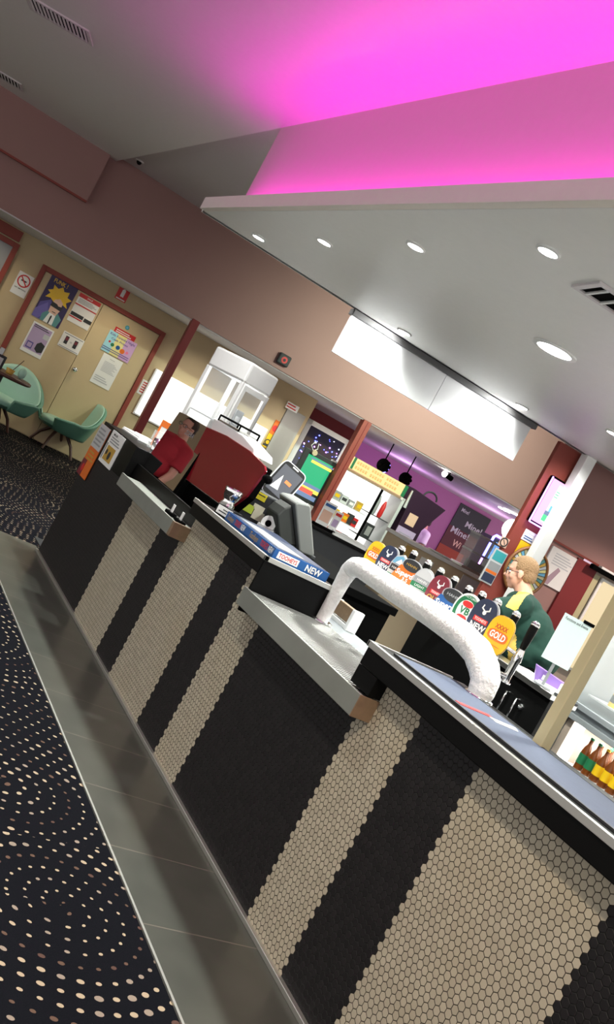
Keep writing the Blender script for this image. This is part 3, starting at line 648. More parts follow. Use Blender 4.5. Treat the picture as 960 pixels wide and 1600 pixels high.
tag(b.build('paper_stack', loc=(2.30, 6.80, 1.076), rz=.15, bevel=.002), 'stack of white papers on the raised end block', 'papers')
for (x, y, lab, k) in ((2.30, 6.45, 'clear brochure holder with orange edged leaflets on the raised block', 'orange'), (2.42, 6.33, 'clear brochure holder with blue white leaflets beside the steel screen', 'lilac')):
    t = thing('brochure_holder', lab, 'brochure holder', (x, y, 1.076), -.7, 'brochure holders on the raised block')
    b = B(); b.box(-.06, .06, -.03, -.027, 0, .13, 'glass'); b.box(-.06, .06, .03, .034, 0, .20, 'glass'); b.box(-.06, -.057, -.03, .03, 0, .13, 'glass'); b.box(.057, .06, -.03, .03, 0, .13, 'glass'); b.box(-.06, .06, -.03, .03, 0, .004, 'glass'); b.build('acrylic_case', t)
    b = B(); b.box(-.05, .05, -.012, .02, .005, .215, 'paper'); b.box(-.05, .05, -.0135, -.012, .17, .215, k); b.box(-.05, -.035, -.0135, -.012, .02, .17, k); b.build('leaflets', t)
for (x, y, lab) in ((2.22, 6.26, 'shiny tumbler at the near corner of the raised block'), (2.30, 6.18, 'shiny tumbler next to the steel screen')):
    b = B(); b.lathe([(.022, 0), (.032, .09), (.030, .09), (.020, .005)], 'chrome', n=16); tag(b.build('tumbler', loc=(x, y, 1.076)), lab, 'tumbler', 'tumblers on the raised block')
for (px, py, lab) in ((272, 790, 'black clip with white tag on the steel shelf, further from the timber end'), (286, 802, 'black clip with a white tag on the steel shelf, nearest its timber end')):
    p = aX(px, py, 1.99); y = p.y
    t = thing('tag_clip', lab, 'clip', (1.995, y, .902), FACE_BAR, 'clips on the steel shelf')
    B().box(-.05, .05, -.02, .02, 0, .018, 'matt_black').build('clip_body', t, bevel=.003)
    B().box(-.012, .018, -.004, .0, .018, .062, 'paper').build('white_tag', t)
# ================================================================== LAMPS AND CEILING FITTINGS
lab6 = {0: 'small round downlight nearest the left tip of the soffit', 1: 'small soffit downlight second from the left tip', 2: 'small soffit downlight third from the left tip, left of the brightest one', 3: 'bright small downlight below the magenta cove at the right',
        5: 'large round white ceiling light over the taps', 6: 'small downlight at the soffit edge above the left half of the white panels', 7: 'small downlight at the soffit edge above the right half of the white panels', 8: 'small downlight at the right edge of the photo'}
for i, (x, y, r) in enumerate(DL):
    if i not in lab6: lb = 'soffit downlight nearer than the camera view'
    else: lb = lab6[i]
    if i in (4, 9, 10): continue
    t = thing('ceiling_downlight', lb, 'downlight', (x, y, ZS-.012), 0, 'downlights in the soffit')
    b = B(); b.lathe([(r, .0), (r*1.28, .0), (r*1.28, .011), (r, .011), (r, 0)], 'white', n=24, cap=False); b.build('trim_ring', t)
    b = B(); b.lathe([(r*.98, .002), (r*.98, .010)], 'lamp', n=20); b.build('lamp_face', t)
# ceiling vents of the high ceiling and of the soffit
def vent(cx, cy, z, lx, ly, rz, label, n=9, k='matt_black'):
    t = thing('ceiling_vent', label, 'vent', (cx, cy, z), rz, 'ceiling vents')
    b = B(); b.box(-lx/2, lx/2, -ly/2, ly/2, -.004, -.001, k); b.build('dark_slot', t)
    b = B()
    for i in range(n):
        x = -lx/2+(i+.5)*lx/n; b.box(x-.008, x+.004, -ly/2, ly/2, -.014, -.004, 'white')
    b.build('louvre', t)
    b = B(); b.box(-lx/2-.03, -lx/2, -ly/2-.03, ly/2+.03, -.012, 0, 'grey_ceil'); b.box(lx/2, lx/2+.03, -ly/2-.03, ly/2+.03, -.012, 0, 'grey_ceil'); b.box(-lx/2, lx/2, -ly/2-.03, -ly/2, -.012, 0, 'grey_ceil'); b.box(-lx/2, lx/2, ly/2, ly/2+.03, -.012, 0, 'grey_ceil'); b.build('vent_frame', t)
va, vb_ = aZ(48, 4, 3.59), aZ(137, 57, 3.59)
vent((va.x+vb_.x)/2, (va.y+vb_.y)/2, 3.594, (vb_-va).length, .26, math.atan2(vb_.y-va.y, vb_.x-va.x), 'slatted vent at the top left of the high ceiling', 14)
va, vb_ = aZ(-40, 92, 3.59), aZ(31, 135, 3.59)
vent((va.x+vb_.x)/2, (va.y+vb_.y)/2, 3.594, (vb_-va).length, .26, math.atan2(vb_.y-va.y, vb_.x-va.x), 'dim vent at the left edge of the high ceiling', 14)
p = aZ(950, 470, ZS); vent(p.x+.07, p.y-.07, ZS-.001, .42, .20, -.25, 'dark grille in the soffit at the right edge', 5)
t = thing('security_camera', 'tiny dark camera dome where the grey ceiling meets the wall', 'camera dome', tuple(aZ(219, 251, 3.655)))
b = B(); b.lathe([(.05, 0), (.05, -.015)], 'white'); b.build('base', t); b = B(); b.ball((0, 0, -.02), .032, 'black'); b.build('dome', t)

# white two-leaf panel hanging from the soffit edge
sp_ = thing('hanging_light_panel', 'white glossy panel in two leaves hanging under the soffit edge', 'panel', W(3.88, 7.48, 2.39), WA)
K['gloss_white'] = mat('gloss_white', (.80, .81, .82), .22)
b = B(); b.box(-1.02, .0, -.012, .012, 0, .345, 'gloss_white'); b.build('panel_leaf', sp_, bevel=.002)
b = B(); b.box(.004, 1.0, -.012, .012, 0, .335, 'gloss_white'); b.build('panel_leaf', sp_, bevel=.002)
b = B(); b.box(-1.03, 1.03, -.05, .05, .335, .386, 'housing'); b.build('roller_housing', sp_, bevel=.004)
for (s, dd) in ((3.25, .0), (4.55, 0)):
    spot(W(s, 7.16, 2.75), 14, (1, 1, .98), 120, .8, .03, aim=W(s-.15, 7.48, 2.5))
for s_, pw_ in ((5.3, 150), (6.8, 280)): spot(W(s_, 9.9, 3.62), pw_, (.86, 1, .80), 125, .9, .08, aim=W(s_+.3, DB, 2.4))  # unseen greenish spots added to brighten the header wall towards cream
# exit style sign on the header, red exit sign, speaker
sq = quad_sz([(437, 548), (456, 558), (447, 575), (432, 566)], DB-.01)
small('wall_speaker', 'small dark square speaker with a red centre on the header', 'speaker', W((sq[0]+sq[1])/2, DB-.0, sq[2]),
      [('casing', B().box(-.09, .09, -.06, 0, 0, .15, 'dark'), .02), ('red_cone', B().prism([(.045*math.cos(t*PI/10), .075+.045*math.sin(t*PI/10)) for t in range(20)], -.064, -.058, 'red').prism([(.02*math.cos(t*PI/10), .075+.02*math.sin(t*PI/10)) for t in range(20)], -.068, -.06, 'dark'), 0)], rz=WA)
def Ssheet(name, label, cat, q, D, deco, bgm='paper', group=None, th=.006):
    s0, s1, z0, z1 = quad_sz(q, D); return sheet(name, label, cat, s0, s1, z0, z1, D, th, bgm, deco, group)
Ssheet('extinguisher_sign', 'red sign with a white extinguisher above the double door', 'sign', [(188, 443), (206, 451), (196, 474), (180, 466)], DW, [('r', .35, .25, .65, .72, 'paper'), ('r', .42, .72, .58, .85, 'paper'), ('r', .1, .05, .9, .12, 'paper')], 'red')
g = 'notices on the double door'
DD = DW-.036
Ssheet('no_smoking_sign', 'white no smoking sign left of the double door', 'sign', [(31, 423), (55, 434), (37, 467), (15, 455)], DW, [('o', .5, .66, .085, .068, 'red'), ('r', .32, .64, .68, .70, 'dark'), ('p', [(.2, .82), (.26, .85), (.8, .50), (.74, .47)], 'red'), ('t', 'NO SMOKING', .5, .30, .055, 'dark', .75)])
Ssheet('event_poster', 'navy poster of a man in a dark mask below a yellow burst', 'poster', [(81, 428), (122, 450), (92, 515), (50, 492)], DD,
       [('r', 0, 0, 1, 1, 'navy2'), ('t', "FUNK !", .40, .91, .09, 'yellow', .5), ('p', [(.05, .0), (.05, .35), (.35, .50), (.5, .35), (.5, .0)], 'violet'), ('p', [(.0, .18), (.3, .42), (.45, .2), (.2, .0), (0, 0)], 'violet2'),
        ('p', [(.12, .50), (.22, .62), (.10, .66), (.25, .72), (.22, .82), (.40, .78), (.52, .86), (.62, .78), (.80, .82), (.80, .70), (.98, .68), (.84, .58), (.95, .48), (.70, .52), (.5, .46), (.30, .53)], 'yellow'),
        ('p', [(.30, .0), (.9, .0), (.95, .2), (.75, .3), (.45, .28), (.28, .15)], 'teal2'), ('p', [(.42, .0), (.75, .0), (.72, .28), (.5, .26)], 'paper'),
        ('p', [(.44, .24), (.72, .22), (.78, .36), (.76, .54), (.62, .60), (.46, .54), (.42, .38)], 'facepink'), ('p', [(.40, .38), (.80, .36), (.82, .46), (.66, .44), (.60, .47), (.42, .48)], 'dark'), ('p', [(.58, .0), (.62, .0), (.63, .17), (.60, .2), (.57, .17)], 'dark'), ('r', .55, .27, .68, .285, 'dark')], 'navy') if K.setdefault('navy2', mat('poster_navy', (.035, .02, .09), .5)) and K.setdefault('violet', mat('poster_violet', (.10, .08, .30), .5)) and K.setdefault('violet2', mat('poster_indigo', (.16, .13, .42), .5)) and K.setdefault('teal2', mat('poster_teal', (.10, .28, .28), .5)) and K.setdefault('facepink', mat('poster_face', (.75, .48, .36), .5)) else None
Ssheet('red_white_notice', 'white notice with red bands beside the navy poster', 'notice', [(125, 456), (158, 475), (137, 517), (105, 500)], DD, [('r', 0, .87, 1, 1, 'red'), ('t', 'SALE', .5, .935, .05, 'paper', .25), ('l', .08, .68, .92, .84, 4, 'grey'), ('r', 0, .60, 1, .64, 'red'), ('r', .02, .22, .6, .34, 'dark'), ('r', .65, .20, 1, .32, 'dark'), ('r', 0, .16, .6, .2, 'red')], group=g)
Ssheet('lilac_notice', 'white bordered lilac notice with grey pictures at the lower left', 'notice', [(53, 502), (84, 516), (65, 562), (30, 546)], DD, [('r', .07, .12, .93, .95, 'lilac'), ('l', .1, .84, .92, .95, 2, 'dark'), ('r', .66, .62, .92, .78, 'lgrey'), ('r', .14, .16, .42, .38, 'violet'), ('r', .18, .2, .38, .34, 'lilac'), ('p', [(.55, .22), (.72, .14), (.92, .2), (.92, .44), (.7, .5), (.56, .4)], 'dark')], group=g)
Ssheet('phone_notice', 'landscape white notice with two dark phones', 'notice', [(99, 516), (132, 532), (123, 554), (90, 541)], DD, [('r', .05, .88, .95, .93, 'grey'), ('r', .05, .05, .95, .09, 'grey'), ('r', .18, .28, .34, .78, 'dark'), ('r', .62, .26, .78, .76, 'dark'), ('r', .20, .5, .32, .72, 'maroon'), ('r', .64, .5, .76, .70, 'maroon'), ('t', 'OR', .48, .5, .1, 'grey', .1)], group=g)
Ssheet('red_strip_notice', 'short red strip above the rainbow notice', 'notice', [(181, 510), (213, 527), (209, 535), (177, 519)], DD, [('l', .08, .2, .92, .85, 2, 'paper')], 'red', group=g)
Ssheet('rainbow_notice', 'rainbow coloured trivia night notice', 'notice', [(171, 514), (213, 536), (202, 568), (158, 547)], DD-.004, [('r', 0, 0, .30, 1, 'cyan2'), ('r', .30, 0, .62, 1, 'lemon2'), ('r', .62, 0, 1, 1, 'orchid2'), ('t', 'Kids Karaoke Night', .5, .86, .11, 'violet', .9), ('t', 'Cash Prizes', .45, .68, .09, 'violet', .6), ('d', .28, .42, .025, 'sgreen'), ('d', .48, .42, .03, 'blue'), ('d', .66, .36, .035, 'orange'), ('d', .15, .50, .015, 'red'), ('d', .82, .4, .02, 'pink'), ('r', 0, .19, .95, .22, 'violet'), ('r', 0, .10, .95, .13, 'violet')]) if K.setdefault('cyan2', mat('print_cyan', (.35, .68, .78), .6)) and K.setdefault('lemon2', mat('print_lemon', (.78, .72, .30), .6)) and K.setdefault('orchid2', mat('print_orchid', (.62, .38, .66), .6)) else None
bpy.context.view_layer.update()
for o in list(C.objects):
    if o.name.startswith('rainbow_notice'): o['label'] = 'rainbow coloured notice with a violet heading on the right door leaf'
Ssheet('letter_notice', 'long white letter hanging below the rainbow notice', 'notice', [(163, 551), (192, 566), (171, 610), (139, 596)], DD, [('t', 'Notice', .5, .90, .03, 'grey', .25), ('l', .2, .45, .9, .8, 8, 'silver'), ('l', .1, .1, .8, .3, 3, 'silver')], group=g)
Ssheet('red_text_notice', 'small white notice of red lines between door and post', 'notice', [(224, 592), (244, 603), (234, 624), (213, 613)], DW, [('l', .12, .1, .95, .92, 5, 'red')])
sd, zd = aD(199, 512, DD)
b = B(); b.prism([(.03*math.cos(t*PI/12), .03*math.sin(t*PI/12)) for t in range(24)], -.006, 0, 'teal'); b.prism([(.018*math.cos(t*PI/12), .018*math.sin(t*PI/12)) for t in range(24)], -.008, 0, 'ltblue')
tag(b.build('round_sticker', loc=W(sd, DD, zd), rz=WA), 'round teal sticker on the right door leaf', 'sticker')

# -------------------------------------------------- chairs and table on the left
def make_chair():
    t = thing('tub_chair', 'x', 'chair', (0, 0, 0))
    def shell(r_in, k, t0, t1, name, base, lift, thick):
        b = B(); nphi, nv = 40, 10; vs = []
        def pt(ph, v, off):
            # ph: -1..1 around the back; height of the rim is high at the back, dips, rises into arm tips
            a = abs(ph); rim = .40*(1-a)**1.0*1.0+.17 + .05*math.sin(a*PI)
            rim = .34*(.5+.5*math.cos(min(1, a*1.5)*PI))+.21-.05*max(0, a-.75)*4
            th = ph*PI*.80
            rad = r_in+.10*v**.8+off
            z = base+v*rim
            sq = .86
            return (rad*math.sin(th)*1.10, rad*math.cos(th)*sq+.02, z+lift)
        for off in (0, thick):
            for i in range(nphi+1):
                for j in range(nv+1):
                    v = j/nv; vs.append(pt(-1+2*i/nphi, v, off*(1 if v > 0 else 1)))
        n = (nphi+1)*(nv+1); fs = []
        for q in (0, 1):
            for i in range(nphi):
                for j in range(nv):
                    a = q*n+i*(nv+1)+j; fs.append((a, a+1, a+nv+2, a+nv+1))
        for i in range(nphi):
            a = i*(nv+1)+nv; fs.append((a, a+nv+1, a+nv+1+n, a+n)); a = i*(nv+1); fs.append((a, a+nv+1, a+nv+1+n, a+n))
        for i in (0, nphi):
            for j in range(nv): a = i*(nv+1)+j; fs.append((a, a+1, a+1+n, a+n))
        b.add(vs, fs, k, True); return b
    shell(.245, 'green_l', 0, 1, '', .30, .0, .012).build('inner_upholstery', t, label='pale teal inner upholstery')
    shell(.262, 'green', 0, 1, '', .295, -.008, .035).build('outer_shell', t, label='dark teal outer shell')
    b = B(); b.lathe([(.10, .27), (.24, .295), (.275, .33)], 'green', n=28); b.build('shell_base', t)
    b = B(); b.lathe([(.24, .33), (.265, .36), (.26, .40), (.20, .425), (.01, .43)], 'green_l', n=28); b.build('seat', t, label='pale teal seat cushion')
    for i in range(4):
        a = PI/4+i*PI/2
        b = B(); b.tube([(.09*math.cos(a), .09*math.sin(a), .29), (.20*math.cos(a), .20*math.sin(a), .16), (.27*math.cos(a), .27*math.sin(a), .0)], [.022, .018, .014], 'wood', n=10); b.build('leg', t)
    return t
ch = make_chair(); ch['label'] = 'teal tub chair with wooden legs in front of the double door'
pc = aZ(78, 702, 0); ch.location = (pc.x-.0, pc.y, .001); ch.rotation_euler = (0, 0, -1.35); ch.scale = (1.2, 1.2, 1.0); ch['group'] = 'teal tub chairs'
p = aD(22, 628, 12.3)
dup(ch, W(aD(2, 614, 13)[0], 12.98, .001), -.5, 'teal tub chair at the small table on the left edge')
dup(ch, (.95, 11.6, .001), .4, 'teal tub chair seen only as a reflection in the steel screen')
tb_ = thing('side_table', 'small table with dark wooden edge at the left edge', 'table', W(aD(46, 604, 12.4)[0]-.36, 12.3, 0))
TS = aD(46, 604, 12.4)[0]-.36
b = B(); b.lathe([(.34, .70), (.36, .71), (.36, .735), (.34, .745)], 'wood', n=40); b.build('table_top', tb_)
b = B(); b.lathe([(.03, .02), (.03, .70)], 'dark', n=16); b.build('table_column', tb_)
b = B(); b.lathe([(.22, .0), (.22, .015), (.03, .03)], 'dark', n=30); b.build('table_foot', tb_)
b = B(); b.ball((0, 0, .07), (.05, .05, .07), 'green_l'); tag(b.build('table_lamp_shade', loc=W(TS+.20, 12.25, .747)), 'pale green rounded ornament on the small table', 'ornament')
b = B(); b.lathe([(.04, 0), (.055, .06), (.05, .06), (.03, .01)], 'gold'); b.tube([(.01, 0, .02), (.09, 0, .22)], .005, 'wood', n=6)
tag(b.build('condiment_pot', loc=W(TS+.06, 12.22, .747)), 'gold pot with a thin stick on the small table', 'pot')
b = B(); b.box(-.06, .06, -.04, .04, 0, .16, 'dark'); b.box(-.03, .03, -.045, -.04, .03, .13, 'lgrey'); b.box(-.05, .0, -.02, .02, .16, .24, 'silver')
tag(b.build('menu_caddy', loc=W(TS-.10, 12.26, .747), bevel=.004), 'dark menu caddy with silver top on the small table', 'caddy')

# -------------------------------------------------- cake fridge
fa = aD(397, 567, 8.6)
fr = thing('cake_fridge', 'tall white glass sided cake fridge behind the coffee machine', 'fridge', tuple(W(fa[0], 8.6, 0)), 0)
ff = bpy.data.objects.new('frame_axis', None)
# local axes: corner at origin, left face runs to -x (rotated), right face runs to +y
fr.rotation_euler = (0, 0, -1.1)
ztop = fa[1]; LW, RW = .50, .44
def frs(n, boxes, bv=.006, label=None):
    b = B()
    for q in boxes: b.box(*q)
    o = b.build(n, fr, bevel=bv, label=label); return o
z1 = ztop-.20; z0 = .95
frs('top_cap', [(-LW, 0, 0, RW, z1, ztop, 'white')], .02)
frs('lower_body', [(-LW, 0, 0, RW, .02, z0, 'white')], .01)
for x, y in ((-LW, 0), (-.04, 0), (-LW, RW-.04), (-.04, RW-.04)): frs('corner_post', [(x, x+.04, y, y+.04, z0, z1, 'white')], .004)
frs('glass_side', [(-LW+.04, -.04, .012, .018, z0, z1, 'glass')], 0); frs('glass_side', [(-.018, -.012, .04, RW-.04, z0, z1, 'glass')], 0)
d_ = frs('door', [(-.012, .012, .03, .075, z0+.01, z1-.01, 'white'), (-.012, .012, RW-.07, RW-.03, z0+.01, z1-.01, 'white'), (-.012, .012, .075, RW-.07, z1-.06, z1-.01, 'white'), (-.012, .012, .075, RW-.07, z0+.01, z0+.05, 'white')], .003)
for zz in (z0+.24, z0+.48): frs('shelf', [(-LW+.03, -.03, .03, RW-.03, zz, zz+.012, 'lgrey')], 0)
frs('back_grille', [(-LW+.04, -.05, RW-.03, RW-.02, z0+.02+i*.03, z0+.035+i*.03, 'white') for i in range(9)], 0)
def onfr(x, y, z): return fr.matrix_basis @ Vector((x, y, z))
R3_ = Matrix.Rotation(-1.1, 4, 'Z'); FO = Vector(fr.location)
def fpos(x, y, z): return tuple(FO + (R3_ @ Vector((x, y, z))))
for j, (x, y, z, lab) in enumerate(((-.33, .2, z0+.253, 'crumpled food packet on the middle shelf of the cake fridge, left one'), (-.17, .22, z0+.253, 'crumpled food packet on the middle shelf of the cake fridge, right one'))):
    b = B(); b.ball((0, 0, .055), (.07, .06, .06), 'fridge_in', n=7)
    for v in range(len(b.v)): q = Vector(b.v[v]); b.v[v] = tuple(q+Vector((random.uniform(-.012, .012), random.uniform(-.012, .012), random.uniform(-.006, .012))))
    tag(b.build('food_packet', loc=fpos(x, y, z)), lab, 'packet', 'packets in the cake fridge')
b = B(); b.box(-.03, .05, -.03, .03, 0, .19, 'grey'); b.box(-.015, .03, -.034, -.03, .05, .13, 'chrome'); tag(b.build('drink_can_pack', loc=fpos(-.14, .3, z0+.493), bevel=.006), 'grey shiny pack on the top shelf of the cake fridge', 'pack')
point(fpos(-.22, .25, z1-.06), 2.5, (1, 1, 1), .03)
b = B(); b.box(-.05, .05, -.003, .0, 0, .30, 'paper'); [b.box(-.03, .02, -.0045, -.002, .05+q*.05, .07+q*.05, 'blue') for q in range(5)]
tag(b.build('price_list', loc=fpos(-LW+.10, .008, z0+.10), rz=-1.1), 'white price list stuck on the side of the cake fridge', 'notice')

# -------------------------------------------------- grey door leaf, recess door with fairy lights, game display
s0, s1 = aD(451, 634, DW)[0], 5.385
b = B(); b.box(s0, s1, DW-.04, DW, .01, 2.10, 'grey_panel'); d3 = struct('door_3', b, rz=WA, bevel=.003)
Ssheet('door_notice', 'narrow white notice with red letters above the grey door', 'notice', [(450, 628), (469, 635), (464, 645), (445, 637)], DW-.04, [('l', .05, .1, .95, .9, 2, 'red')])
sA, sB = aD(430, 657, DW)[0], aD(440, 660, DW)[0]
Ssheet('yellow_poster', 'tall narrow yellow and orange poster beside the grey door', 'poster', [(430, 655), (438, 659), (419, 702), (411, 697)], DW-.006, [('r', 0, .5, 1, 1, 'orange'), ('r', 0, .05, 1, .12, 'dark'), ('d', .6, .72, .05, 'red'), ('d', .5, .2, .045, 'dark'), ('d', .5, .2, .03, 'yellow')], 'yellow')
DQ = DW+.35
q = quad_sz([(481, 653), (547, 688), (533, 718), (463, 688)], DQ)
wd_ = B(); s0, s1, zt_ = q[0], q[1], q[3]
wd_.box(s0, s0+.09, DQ-.05, DQ, 0, zt_, 'lgrey'); wd_.box(s1-.07, s1, DQ-.05, DQ, 0, zt_, 'white'); wd_.box(s0, s1, DQ-.05, DQ, zt_-.08, zt_, 'white')
w2 = struct('window_2', wd_, rz=WA, bevel=.004)
K['dark_glass'] = mat('dark_glass', (.03, .03, .05), .08)
b = B(); b.box(s0+.09, s1-.07, DQ-.03, DQ-.02, .05, zt_-.08, 'dark_glass'); b.build('pane', w2)
gl = B(); random.seed(3)
for i in range(46):
    x = random.uniform(s0+.12, s1-.1); z = zt_-.12-random.random()*.62; r = random.choice((.006, .008, .011))
    gl.ball((x-(s0+s1)/2, 0, z-zt_+.8), r, random.choice(('fairyw', 'fairyb', 'violetled', 'fairyb')), n=4)
tag(gl.build('fairy_lights', loc=W((s0+s1)/2, DQ-.045, zt_-.8), rz=WA), 'string of tiny blue and white fairy lights on the dark window', 'fairy lights', kind='stuff')
DG = DB+.16
q = quad_sz([(478, 697), (530, 727), (500, 790), (447, 762)], DG)
gw, gh = q[1]-q[0], q[3]-q[2]
gd = thing('game_display', 'black framed green display with yellow and red bars beside the post', 'display', W((q[0]+q[1])/2-.02, DG, 0), WA)
b = B(); b.box(-gw/2, gw/2, -.05, .0, q[2]-.05, q[3], 'dark'); b.build('frame', gd, bevel=.008)
b = B(); z0g, z1g = q[2], q[3]; h_ = z1g-z0g
def gr_(u0, v0, u1, v1, k, e=0): b.box(-gw/2+u0*gw, -gw/2+u1*gw, -.053-e, -.049, z0g+v0*h_, z0g+v1*h_, k)
gr_(.14, .32, .84, .90, 'screen_green'); gr_(.24, .83, .90, .86, 'scr_b', .001); gr_(.28, .76, .86, .82, 'scr_y', .001); gr_(.14, .24, .84, .32, 'scr_b'); gr_(.14, .16, .84, .24, 'scr_y'); gr_(.14, .10, .70, .20, 'scr_r', .001); gr_(.14, .0, .84, .10, 'scr_b')
gr_(.88, .84, .94, .88, 'scr_r', .001)
b.build('lit_screen', gd)
for v in (.42, .15):
    b = B(); b.lathe([(.03, 0), (.03, .03)], 'beige', M=Matrix.Translation((gw/2-.03, -.05, z0g+v*h_))@Matrix.Rotation(PI/2, 4, 'X'), n=14, sy=1.6); b.build('knob', gd)
b = B(); b.tube([(-.06, 0, .12), (-.09, 0, .05), (-.03, 0, .0), (.02, 0, .04), (0, 0, .12)], .006, 'paper', n=6); b.lathe([(.04, 0), (.04, .03)], 'beige', M=Matrix.Translation((0, 0, -.02))@Matrix.Rotation(PI/2, 4, 'X'), n=12)
p = aD(494, 706, DG-.1); tag(b.build('hanging_tag', loc=W(p[0], DG-.06, p[1]), rz=WA), 'beige tag with white cord at the corner of the green display', 'tag')

# -------------------------------------------------- back counter with holders, lit merchandise cabinet, black cabinet
DC = 9.0
bc = thing('back_counter', 'black counter with a white papers edge in front of the lit cabinet', 'counter', W(4.4, DC, 0), WA)
B().box(-.75, .62, 0, .55, .006, .95, 'dark').build('cupboard', bc, bevel=.004)
B().box(-.77, .64, -.02, .57, .95, .98, 'black').build('counter_top', bc, bevel=.004)
b = B(); b.box(0, .42, -.0, .18, 0, .02, 'paper'); b.box(.02, .44, .01, .16, .02, .035, 'white'); b.box(-.01, .40, .0, .15, .035, .045, 'paper')
pq = aD(520, 838, DC); tag(b.build('paper_pile', loc=W(pq[0], DC+.01, .981), rz=WA), 'long white pile of papers on the back counter edge', 'papers')
for (pts, lab, k) in (([(512, 782), (530, 792), (514, 822), (497, 812)], 'white leaflet stand with a blue heading on the back counter', 'blue'), ([(528, 798), (539, 804), (526, 829), (515, 823)], 'white leaflet stand with a red heading on the back counter', 'red')):
    q = quad_sz(pts, DC+.05); w_ = q[1]-q[0]; h_ = q[3]-.98
    t = thing('leaflet_stand', lab, 'leaflet stand', W((q[0]+q[1])/2, DC+.08, .98), WA, 'leaflet stands on the back counter')
    b = B(); b.box(-w_/2, w_/2, -.01, .0, .03, h_, 'paper'); b.box(-w_/2+.01, w_/2-.01, -.012, -.01, h_-.05, h_-.02, k); b.box(-w_/2+.015, w_/2-.015, -.012, -.01, .07, h_-.09, 'facepink' if k == 'blue' else 'lilac'); b.build('leaflet', t, bevel=0)
    b = B(); b.box(-w_/2-.01, w_/2+.01, -.04, .05, 0, .03, 'matt_black'); b.build('stand_base', t, bevel=.004)
DM = DB+.25
q = quad_sz([(556, 737), (660, 792), (625, 860), (520, 800)], DM); s0, s1 = 5.82, 7.0
mcb = thing('lit_cabinet', 'brightly lit white display cabinet under a yellow and green banner', 'display cabinet', W((s0+s1)/2, DM, 0), WA)
mw = s1-s0
B().box(-mw/2, mw/2, .40, .43, .5, 1.70, 'cab_lit').build('lit_back', mcb)
b = B(); b.box(-mw/2, -mw/2+.03, 0, .43, .02, 1.72, 'white'); b.box(mw/2-.05, mw/2, 0, .43, .02, 1.72, 'lgrey'); b.box(-mw/2, mw/2, 0, .43, 1.68, 1.72, 'white'); b.box(-mw/2+.03, mw/2-.05, 0, .43, .02, .5, 'grey'); b.build('cabinet_frame', mcb, bevel=.004)
b = B(); b.box(.16, .19, -.01, .02, .5, 1.68, 'matt_black'); b.build('centre_mullion', mcb)
for zz in (.98, 1.22): B().box(-mw/2+.03, .16, .05, .40, zz, zz+.012, 'lgrey').build('shelf', mcb)
for zz in (.92, 1.28): B().box(.19, mw/2-.05, .05, .40, zz, zz+.012, 'dark').build('shelf', mcb)
K['bannerink'] = glow('banner_ink', (.8, .28, .05), .7)
b = B(); b.box(-mw/2, .50, -.06, .10, 1.725, 1.90, 'banner')
for i in range(34):
    x_ = -mw/2+.17+(i % 17)*.045; z_ = 1.83 if i < 17 else 1.755
    if i % 17 not in (5, 11): b.box(x_, x_+.028, -.0615, -.06, z_, z_+.04, 'bannerink'); b.box(x_+.009, x_+.019, -.062, -.0612, z_+.012, z_+.05-.02*(i % 2), 'banner')
b.box(-mw/2+.10, -mw/2+.14, -.063, -.06, 1.725, 1.90, 'sgreen'); b.box(.44, .50, -.063, -.06, 1.725, 1.90, 'sgreen'); b.build('banner_box', mcb)
random.seed(11)
cols = ['gold', 'sgreen', 'dark', 'yellow', 'lgrey', 'blue', 'silver', 'red', 'beige']
words = {'grey': 'mid grey', 'orange': 'orange', 'navy': 'navy', 'gold': 'gold', 'sgreen': 'green', 'dark': 'black', 'yellow': 'yellow', 'lgrey': 'pale grey', 'blue': 'blue', 'silver': 'silver', 'red': 'red', 'beige': 'beige'}
n_ = 0
for zz, nm, ks in ((.992, 'middle', ['lgrey', 'beige', 'gold', 'yellow', 'sgreen', 'orange', 'dark', 'red']), (1.232, 'upper', ['beige', 'silver', 'lgrey', 'grey', 'gold']), (.50, 'lowest', ['grey', 'blue', 'orange', 'dark', 'red', 'navy'])):
    for i, k in enumerate(ks):
        hgt = random.uniform(.08, .16) if zz > .9 else .34; x = -mw/2+.09+i*(.66/len(ks)); wdt = .04+random.random()*.02
        b = B(); b.box(-wdt, wdt, -.03, .03, 0, hgt, k); b.box(-wdt*.7, wdt*.7, -.032, -.03, hgt*.3, hgt*.7, random.choice(('paper', 'yellow', 'dark')))
        P_ = W((s0+s1)/2+x, DM+.15, zz+.001 if zz > .9 else .501)
        tag(b.build('merchandise_box', loc=P_, rz=WA, bevel=.004), f'{words.get(k, k)} box on the {nm} shelf of the lit cabinet', 'box', 'boxes in the lit cabinet')
for (x, k, h, lb) in ((.28, 'grey', .30, 'grey upright packet on the right shelf of the lit cabinet'), (.40, 'red', .26, 'red bottle shaped packet on the right shelf of the lit cabinet')):
    b = B(); b.lathe([(.03, 0), (.04, .04), (.035, h*.7), (.012, h)], k, n=12); tag(b.build('upright_packet', loc=W((s0+s1)/2+x, DM+.15, 1.293)), lb, 'packet')
for (x, z, k, lb) in ((.33, .933, 'dark', 'dark trophy shaped box on the middle right shelf of the lit cabinet'),):
    b = B(); b.box(-.08, .08, -.05, .05, 0, .22, k); b.box(-.04, .05, -.054, -.05, .04, .18, 'silver'); tag(b.build('trophy_box', loc=W((s0+s1)/2+x, DM+.15, z), bevel=.008), lb, 'box')
